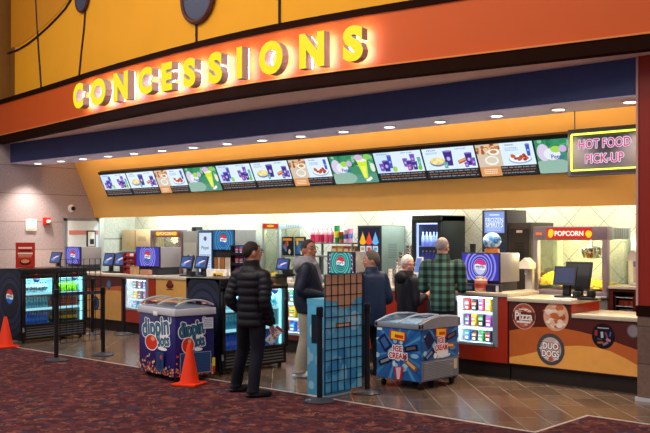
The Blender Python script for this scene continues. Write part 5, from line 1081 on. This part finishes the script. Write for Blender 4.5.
area('wall_washer', (-10, 5.2, 7.6), (R(52), 0, 0), 15, .4, 270, (1, .85, .62))
o = area('wall_spot', (0,0,0), (0,0,0), .1, .1, 0, (1,1,1)); bpy.data.objects.remove(o)
L = bpy.data.lights.new('wall_scallop_lamp', 'SPOT'); L.energy = 140; L.spot_size = R(62); L.spot_blend = .5; L.color = (1, .88, .76); L.shadow_soft_size = .05
y0, z0 = wp(30, 172); o = bpy.data.objects.new('wall_scallop_lamp', L); COL.objects.link(o); o.location = (UW+.42, y0+.05, 3.4); o.rotation_euler = (0, R(-10), 0)
W_ = bpy.data.worlds.new('World'); S.world = W_; W_.use_nodes = True; bg = W_.node_tree.nodes['Background']; bg.inputs[0].default_value = (.85, .8, .9, 1); bg.inputs[1].default_value = .55

# ------------------------------------------------------------------ camera
cd_ = bpy.data.cameras.new('Camera'); cam = bpy.data.objects.new('Camera', cd_); COL.objects.link(cam)
cam.location = (0, 0, EYE); cam.rotation_euler = (R(90), 0, math.atan2(.675, .737)); cd_.sensor_width = 36; cd_.lens = 36*FL/650; cd_.shift_y = (HY-216.5)/650; cd_.clip_end = 60
S.camera = cam
vs_ = S.view_settings; vs_.view_transform = 'Standard'; vs_.look = 'None'; vs_.exposure = 0; vs_.gamma = 1; vs_.use_curve_mapping = False

# ------------------------------------------------------------------ PEOPLE
def fuse(mb, voxel, it, name, parent, mat=None):
    o = mb.build(name, None, smooth=True)
    r = o.modifiers.new('r', 'REMESH'); r.mode = 'VOXEL'; r.voxel_size = voxel
    s = o.modifiers.new('s', 'SMOOTH'); s.iterations = it; s.factor = .5
    dg = bpy.context.evaluated_depsgraph_get(); dg.update()
    me = bpy.data.meshes.new_from_object(o.evaluated_get(dg)); me.materials.clear(); me.materials.append(mat or mb.mats[0])
    me.polygons.foreach_set('material_index', [0]*len(me.polygons)); me.polygons.foreach_set('use_smooth', [True]*len(me.polygons))
    bpy.data.objects.remove(o); n = bpy.data.objects.new(name, me); COL.objects.link(n); n.parent = parent; return n
def attach(o, mb):                                   # append finished geometry (eyes, lips) to an existing mesh
    me = o.data; off = len(me.materials)
    for m in mb.mats: me.materials.append(m)
    bm = bmesh.new(); bm.from_mesh(me); vs = [bm.verts.new(Vector(v)) for v in mb.v]
    for f, k in zip(mb.f, mb.m):
        try: fc = bm.faces.new([vs[i] for i in f]); fc.material_index = off+k; fc.smooth = True
        except ValueError: pass
    bm.to_mesh(me); bm.free()
def loft(mb, rings, m, n=24):
    vs = []
    for cx, cy, z, rx, ry in rings: vs += [(cx+rx*math.cos(2*PI*i/n), cy+ry*math.sin(2*PI*i/n), z) for i in range(n)]
    fs = [(k*n+i, k*n+(i+1) % n, (k+1)*n+(i+1) % n, (k+1)*n+i) for k in range(len(rings)-1) for i in range(n)]
    fs += [list(range(n))[::-1], [(len(rings)-1)*n+i for i in range(n)]]
    mb.add(vs, fs, m)
def smooth_path(P, rs, n=6):
    P = [Vector(p) for p in P]; out, ro = [], []
    for i in range(len(P)-1):
        p0, p1, p2, p3 = P[max(i-1,0)], P[i], P[i+1], P[min(i+2, len(P)-1)]
        for k in range(n):
            t = k/n; out.append(.5*((2*p1)+(p2-p0)*t+(2*p0-5*p1+4*p2-p3)*t*t+(3*p1-p0-3*p2+p3)*t**3)); ro.append(rs[i]+(rs[i+1]-rs[i])*t)
    out.append(P[-1]); ro.append(rs[-1]); return out, ro
def Lc(a, b, h): return Vector((-a, -b, h))
def person(label, u, v, H, th, thh, tilt, feet, toes, arms, skin, jacket, trousers, shoe, hair, belly=0., hem=.80, puff=False, collar=None, hood=None, glasses=False, bald=False, hairv=.115, tw=1., hs=1., hairlen=0., lean=0., jw=1.0, hairz=0.):
    s = H/1.755; t = thing('person', label, 'person', (u, v, 0), R(222.5-th)); sk = M(skin, .55, var=.05, scale=20)
    def P(a, b, h): return Lc(a*s, (b+lean*max(0, h-.9))*s, h*s)
    sz = 1.378 if puff else 1.405; SHO = {'R': (.185, -.01, sz), 'L': (-.185, -.01, sz)}
    def hand(mb, el, wr, m, sd):
        d = (wr-el).normalized(); n_ = d.cross(Vector((0,0,1)));  n_ = n_.normalized() if n_.length > .1 else Vector((1,0,0)); sx = d.cross(n_).normalized()
        mb.ell(wr+d*.045*s, .024*s, .04*s, .052*s, m, 12, 8, Matrix((n_, sx, d)).transposed())
        for i in range(4):
            ln = (.06, .072, .078, .062)[i]*s; r0 = wr+d*.08*s+sx*(i-1.5)*.02*s
            mb.tube([r0-d*.02*s, r0+d*ln*.5+n_*.004*s, r0+d*ln*.85+n_*.02*s, r0+d*ln+n_*.04*s], [.0098*s, .0095*s, .009*s, .0085*s], m, 8)
        r0 = wr+d*.025*s+sx*.03*s; mb.tube([r0, r0+d*.03*s+sx*.025*s+n_*.01*s, r0+d*.06*s+sx*.03*s+n_*.025*s], [.012*s, .0105*s, .009*s], m, 8)
    # body: one continuous surface
    b = MB(); tr = [(.90,.155,.105),(1.0,.145,.105),(1.1,.14,.10+belly*.4),(1.25,.16,.112),(1.37,.175,.11),(1.43,.14,.09),(1.47,.075,.07),(1.56,.058,.06)]
    loft(b, [(*P(0,0,z)[:2], z*s, rx*s, ry*s) for z, rx, ry in tr], sk)
    hipz = .93; hm = Matrix.Rotation(R(-(thh-th)), 4, 'Z') @ Matrix.Rotation(R(tilt), 4, 'X'); hc = P(0, .015, 1.635)
    hs_ = hs; h3 = hm.to_3x3()*hs
    def HP(x, y, z): return hc+h3 @ Vector((x*s, y*s, z*s))
    b.ell(HP(0,.012,.02), .076*s, .096*s, .102*s, sk, 20, 14, h3); b.ell(HP(0,-.03,-.045), .056*s, .062*s, .075*s, sk, 16, 10, h3); b.ell(HP(0,-.06,-.09), .03*s, .03*s, .025*s, sk, 12, 8, h3)
    b.tube([HP(0,-.084,.025), HP(0,-.102,-.005), HP(0,-.108,-.022)], [.009*s, .013*s, .017*s], sk, 10)
    for sx in (-1, 1): b.ell(HP(sx*.077,.015,-.005), .011*s, .022*s, .033*s, sk, 10, 8, h3); b.ell(HP(sx*.036,-.07,-.02), .025*s, .022*s, .02*s, sk, 10, 8, h3)
    b.tube([P(0,-.01,1.42), P(0,.0,1.52), HP(0,.02,-.04)], [.065*s, .056*s, .058*s], sk, 14)
    legs = {}
    for sd, sg in (('R', 1), ('L', -1)):
        fa, fb = feet[sd]; hip = P(sg*.09, 0, hipz); ank = Lc(fa, fb, .09*s); kn = (hip+ank)/2+Lc(0, .035*s, .02*s)
        legs[sd] = (hip, kn, ank); pts, rr = smooth_path([hip+Vector((0,0,.02)), (hip+kn)/2, kn, (kn+ank)/2+Lc(0,-.015,0), ank, ank-Vector((0,0,.05*s))], [.085*s, .075*s, .055*s, .05*s, .038*s, .04*s]); b.tube(pts, rr, sk, 14)
        ta = R(toes[sd]-th); fd = Lc(math.sin(ta), math.cos(ta), 0); b.ell(ank+fd*.07*s-Vector((0,0,.055*s)), .04*s, .11*s, .03*s, sk, 12, 8, Matrix.Rotation(-ta, 3, 'Z'))
        el, wr = P(*arms[sd][0]), P(*arms[sd][1]); sh = P(*SHO[sd]); pts, rr = smooth_path([P(sg*.1,0,1.39), sh, (sh+el)/2, el, (el+wr)/2, wr], [.05*s, .055*s, .046*s, .04*s, .036*s, .027*s]); b.tube(pts, rr, sk, 12); hand(b, el, wr, sk, sd)
    body = fuse(b, .0075, 4, 'body', t, sk)
    f = MB(); EW, ED, LP, BR = M('#e8e4e0', .3), M('#1c1410', .2), M('#8c4a42', .5), M(hair, .7)
    for sx in (-1, 1):
        f.ell(HP(sx*.031,-.083,.022), .013*s, .008*s, .008*s, EW, 10, 6, h3); f.ell(HP(sx*.031,-.0905,.022), .006*s, .004*s, .0065*s, ED, 8, 6, h3); f.tube([HP(sx*.014,-.093,.043), HP(sx*.03,-.092,.048), HP(sx*.05,-.08,.043)], .004*s, BR, 6)
    f.tube([HP(-.024,-.086,-.056), HP(0,-.095,-.058), HP(.024,-.086,-.056)], .005*s, LP, 6); attach(body, f)
    # hair
    hb = MB(); n, k = 28, 18; hmats = M(hair, .75, var=.55, scale=45); vs = []
    for j in range(k+1):
        tt = PI*j/k
        for i in range(n):
            x, y, z = math.sin(tt)*math.cos(2*PI*i/n), math.sin(tt)*math.sin(2*PI*i/n), math.cos(tt)
            front = max(0, -y); az = abs(math.degrees(math.atan2(x, -y))) if math.sin(tt) > .01 else 90
            tb = ((0,.60),(30,.55),(52,.3),(68,-.02),(95,-.08),(112,-.38),(138,-.72),(181,-.82))
            for (a0, l0), (a1, l1) in zip(tb, tb[1:]):
                if a0 <= az <= a1: lim = l0+(l1-l0)*(az-a0)/(a1-a0)
            if az > 60: lim -= hairlen
            on = min(1, max(0, (z-lim)*3.2))
            if bald: on *= min(1, max(0, (.8-z)*4)); on *= min(1, max(0, (.3-front)*6))
            on = on*on*(3-2*on); q = .94+on*(hairv+(.018*math.sin(7*i)*math.sin(5*j))); vs.append(HP(x*.078*q, .014+y*.099*q, .02+z*.104*q+hairz*on*max(0, z)))
    hb.add(vs, [(j*n+i, j*n+(i+1) % n, (j+1)*n+(i+1) % n, (j+1)*n+i) for j in range(k) for i in range(n)], hmats); hb.build('hair', t, sharp=180)
    # jacket
    jm = jacket if not isinstance(jacket, str) else M(jacket, .5, var=.12, scale=14); b = MB(); x_ = .028
    zs = [hem, hem+.02, .95, 1.05, 1.15, 1.25, 1.35, 1.41, 1.46, 1.50]; rx = [.19, .195, .19, .183, .18, .19, .205, .19, .13, .085]; ry = [.14, .145, .14+belly, .14+belly*1.1, .14+belly, .142+belly*.5, .138, .125, .10, .085]
    if puff:
        z0 = hem; zz = []; 
        m_ = 60
        def ip(a, z):
            for i in range(len(zs)-1):
                if zs[i] <= z <= zs[i+1]: return a[i]+(a[i+1]-a[i])*(z-zs[i])/(zs[i+1]-zs[i])
            return a[-1]
        rings = []
        for i in range(m_+1):
            z = hem+(1.5-hem)*i/m_; w = abs(math.sin(PI*(z-hem)/.088)); rings.append((*P(0,0,z)[:2], z*s, (ip(rx, z)*jw+.014*w**.6-.004)*s, (ip(ry, z)+.014*w**.6-.004)*s))
    else: rings = [(*P(0,0,z)[:2], z*s, a*s*jw, c*s) for z, a, c in zip(zs, rx, ry)]
    loft(b, rings, jm, 28)
    for sd, sg in (('R', 1), ('L', -1)):
        el, wr = P(*arms[sd][0]), P(*arms[sd][1]); sh = P(*SHO[sd])+Lc(sg*.015*s, 0, 0); d = (wr-el).normalized()
        pts, rr = smooth_path([P(sg*.1,0,sz-.02), sh, (sh+el)/2+Lc(sg*.01*s,0,0), el, (el+wr)/2, wr-d*.01], [.07*s, (.068 if puff else .08)*s, .07*s, .062*s, .057*s, .047*s], 12)
        if puff: rr = [r_+.012*abs(math.sin(PI*i/5.2))**.6 for i, r_ in enumerate(rr)]
        b.tube(pts, rr, jm, 16)
    if collar: loft(b, [(*P(0,.0,z)[:2], z*s, a*s, c*s) for z, a, c in ((1.44,.11,.105),(1.5,.093,.095),(1.55,.086,.092),(1.56,.08,.088))], jm, 24)
    fuse(b, .011 if not puff else .0095, 5 if not puff else 2, 'jacket', t, jm)
    if hood:
        b = MB(); hmm = M(hood, .8, var=.15, scale=30)
        loft(b, [(*P(0,-.02,z)[:2], z*s, a*s, c*s) for z, a, c in ((1.43,.15,.12),(1.47,.14,.125),(1.52,.115,.12),(1.555,.095,.105))], hmm, 24)
        b.ell(P(0,-.125,1.44), .13*s, .075*s, .10*s, hmm, 16, 10); b.tube([P(.07,.09,1.47), P(.05,.125,1.36), P(.03,.15+belly*.6,1.2)], [.04*s,.032*s,.022*s], hmm, 10); b.tube([P(-.07,.09,1.47), P(-.05,.125,1.36), P(-.03,.15+belly*.6,1.2)], [.04*s,.032*s,.022*s], hmm, 10)
        fuse(b, .012, 3, 'hood', t, hmm)
    # trousers
    tm = M(trousers, .75, var=.15, scale=25); b = MB(); loft(b, [(*P(0,0,z)[:2], z*s, a*s, c*s) for z, a, c in ((.80,.15,.11),(.86,.172,.125),(.95,.17,.12+belly*.5),(1.02,.16,.115))], tm)
    for sd in 'RL':
        hip, kn, ank = legs[sd]; pts, rr = smooth_path([hip+Vector((0,0,.03)), (hip+kn)/2, kn, (kn+ank)/2+Lc(0,-.01,0), ank+Vector((0,0,.02)), ank-Vector((0,0,.035*s))], [.10*s*tw, .095*s*tw, .078*s*tw, .072*s*tw, .068*s*tw, .074*s*tw]); b.tube(pts, rr, tm, 16)
    fuse(b, .012, 4, 'trousers', t, tm)
    for sd in 'RL':
        hip, kn, ank = legs[sd]; ta = R(toes[sd]-th); rm = Matrix.Rotation(-ta, 3, 'Z'); fd = Lc(math.sin(ta), math.cos(ta), 0); g0 = Vector((ank.x, ank.y, 0)); b = MB(); sm = M(shoe, .5)
        b.ell(g0-fd*.015*s+Vector((0,0,.055*s)), .05*s, .07*s, .06*s, sm, 14, 8, rm); b.ell(g0+fd*.09*s+Vector((0,0,.04*s)), .053*s, .13*s, .045*s, sm, 16, 8, rm); b.ell(g0+fd*.055*s+Vector((0,0,.02*s)), .056*s, .175*s, .024*s, sm, 18, 8, rm)
        o = fuse(b, .009, 3, 'shoe', t, sm); zmin = min(v_.co.z for v_ in o.data.vertices)
        for v_ in o.data.vertices: v_.co.z -= zmin-.002
    if glasses:
        b = MB(); gm = M('#1c1c20', .3)
        for sx in (-1, 1):
            b.tube([HP(sx*.033+.025*math.cos(2*PI*i/14), -.103, .02+.018*math.sin(2*PI*i/14)) for i in range(14)], .0035*s, gm, 6, closed=True); b.tube([HP(sx*.058,-.1,.025), HP(sx*.08,-.05,.024), HP(sx*.086,.01,.02)], .003*s, gm, 6)
        b.tube([HP(-.009,-.104,.024), HP(.009,-.104,.024)], .003*s, gm, 6); b.build('glasses', t)
    return t
def foot_local(px, py, u, v, th):                    # floor point of the photo -> (right, forward) of the person
    fu, fv = floor_pt(px, py); du, dv = fu-u, fv-v; r = du*.737+dv*.675; a = -du*.675+dv*.737; th = R(th)
    return (r*math.cos(th)-a*math.sin(th), a*math.cos(th)+r*math.sin(th))
# man in the puffer jacket
u, v = floor_pt(251.5, 397); th = 38
fr = foot_local(253.5, 397.5, u, v, th); fl_ = foot_local(236.5, 392, u, v, th)
p1 = person('person in black puffer jacket seen from behind, holding a patterned pouch', u, v, 1.775, th, 60, 0, {'R': fr, 'L': fl_}, {'R': 72, 'L': 66}, {'R': ((.25,-.05,1.09), (.235,.07,.83)), 'L': ((-.245,-.09,1.10), (-.19,.08,.93))}, '#c08468', '#0d0e14', '#13151f', '#131316', '#2c221e', puff=True, collar=True, glasses=True, hem=.80, jw=.90, hs=1.05)
s1 = 1.775/1.755; c_, n_ = math.cos(R(222.5-th)), math.sin(R(222.5-th)); lp = Lc(.235*s1, .115*s1, .70*s1); wp_ = Vector((u+lp.x*c_-lp.y*n_, v+lp.x*n_+lp.y*c_, lp.z))
t = thing('patterned_pouch', 'white patterned pouch held low in the right hand of the puffer jacket man', 'pouch', wp_, R(222.5-th-60)); t.rotation_euler = (R(0), R(38), R(42.5))
b = MB(); b.bbox(-.05, -.012, -.10, .05, .012, .09, M('#d4d0cc', .6), .01); b.build('pouch_body', t); g = G(); rr = random.Random(2)
for k in range(26): g.ell(rr.uniform(-.042,.042), rr.uniform(-.09,.08), rr.uniform(.004,.01), rr.uniform(.004,.01), M(rr.choice(['#4a4650','#8c3c3c','#7c7880']), .6), n=8)
g.build('print', FRONT(0,-.012,0), t); b = MB(); b.bbox(-.048, -.008, .088, .048, .008, .12, M('#a83c34', .6), .004); b.build('flap', t)
# man with grey hood and light trousers
u, v = floor_pt(308, 377.5); th = 92
person('person in dark jacket with grey hood and light trousers, smiling with glasses', u, v, 1.79, th, 142, 0, {'R': foot_local(300.5, 377.5, u, v, th), 'L': foot_local(311, 377, u, v, th)}, {'R': 100, 'L': 84}, {'R': ((.27,-.08,1.12), (.16,.24,1.05)), 'L': ((-.27,-.04,1.12), (-.14,.26,1.03))}, '#b87c62', '#182031', '#a39c8c', '#d8d6d2', '#3a302c', belly=.05, hem=.83, hood='#8e8e94', glasses=True, jw=1.14, hairlen=.1, tw=1.22, hs=1.07)
# man in navy coat looking left
Z = 11.95; r_ = (371.5-325)/FL; u, v = (.737*r_-.675)*Z, (.675*r_+.737)*Z; th = -38
person('person in navy coat with grey brown hair, looking left beside the blue board', u, v, 1.63, th, -92, 6, {'R': (.11, .0), 'L': (-.11, .03)}, {'R': -30, 'L': -50}, {'R': ((.28,-.06,1.08), (.2,.2,1.0)), 'L': ((-.27,-.02,1.08), (-.18,.22,1.0))}, '#c48c74', '#1b2c48', '#17181f', '#1a1a1c', '#62574e', hem=.72, collar=True, jw=1.28, hs=1.1, hairlen=.14, hairv=.17, hairz=.014, belly=.02)
# white haired woman at the counter
Z = 12.35; r_ = (407-325)/FL; u, v = (.737*r_-.675)*Z, (.675*r_+.737)*Z; th = 62
person('white haired person in dark coat at the counter, glancing right', u, v, 1.56, th, 142, 8, {'R': (.1, 0), 'L': (-.1, .02)}, {'R': 60, 'L': 40}, {'R': ((.27,0,1.08), (.12,.27,1.16)), 'L': ((-.25,.02,1.08), (-.12,.27,1.16))}, '#c89080', '#1a1a24', '#1c1c24', '#1a1a1c', '#d6d2ce', hem=.76, hood='#16161f', glasses=True, jw=1.08, hs=1.1, hairv=.15, hairlen=.15, hairz=.012)
# man in plaid shirt
def plaid(nt, b):
    tc = NN(nt, 'ShaderNodeTexCoord'); sp = NN(nt, 'ShaderNodeSeparateXYZ'); nt.links.new(tc.outputs['Object'], sp.inputs[0]); outs = []
    for ax, per in (('X', .10), ('Z', .10)):
        mu = NN(nt, 'ShaderNodeMath', operation='MULTIPLY'); mu.inputs[1].default_value = 2*PI/per; nt.links.new(sp.outputs[ax], mu.inputs[0])
        si = NN(nt, 'ShaderNodeMath', operation='SINE'); nt.links.new(mu.outputs[0], si.inputs[0]); gt = NN(nt, 'ShaderNodeMath', operation='GREATER_THAN'); gt.inputs[1].default_value = .05; nt.links.new(si.outputs[0], gt.inputs[0]); outs.append(gt)
    ad = NN(nt, 'ShaderNodeMath', operation='ADD'); nt.links.new(outs[0].outputs[0], ad.inputs[0]); nt.links.new(outs[1].outputs[0], ad.inputs[1])
    dv = NN(nt, 'ShaderNodeMath', operation='MULTIPLY'); dv.inputs[1].default_value = .45; nt.links.new(ad.outputs[0], dv.inputs[0])
    cr = ramp(nt, [(0, '#4f7466'), (.3, '#28493e'), (.8, '#0e1616')], 'CONSTANT'); nt.links.new(dv.outputs[0], cr.inputs[0]); nt.links.new(cr.outputs[0], b.inputs['Base Color'])
Z = 11.8; r_ = (442.5-325)/FL; u, v = (.737*r_-.675)*Z, (.675*r_+.737)*Z; th = 8
person('person in green and black plaid shirt seen from behind, balding grey head', u, v, 1.83, th, 38, 10, {'R': (.12, 0), 'L': (-.12, .02)}, {'R': 15, 'L': -5}, {'R': ((.25,.02,1.12), (.17,.28,1.13)), 'L': ((-.25,.02,1.12), (-.17,.28,1.13))}, '#c4907c', node_mat('green_plaid_flannel', plaid, .85), '#1c2030', '#1a1a1c', '#8c8482', hem=.84, collar=True, jw=.88, bald=True, belly=.05)
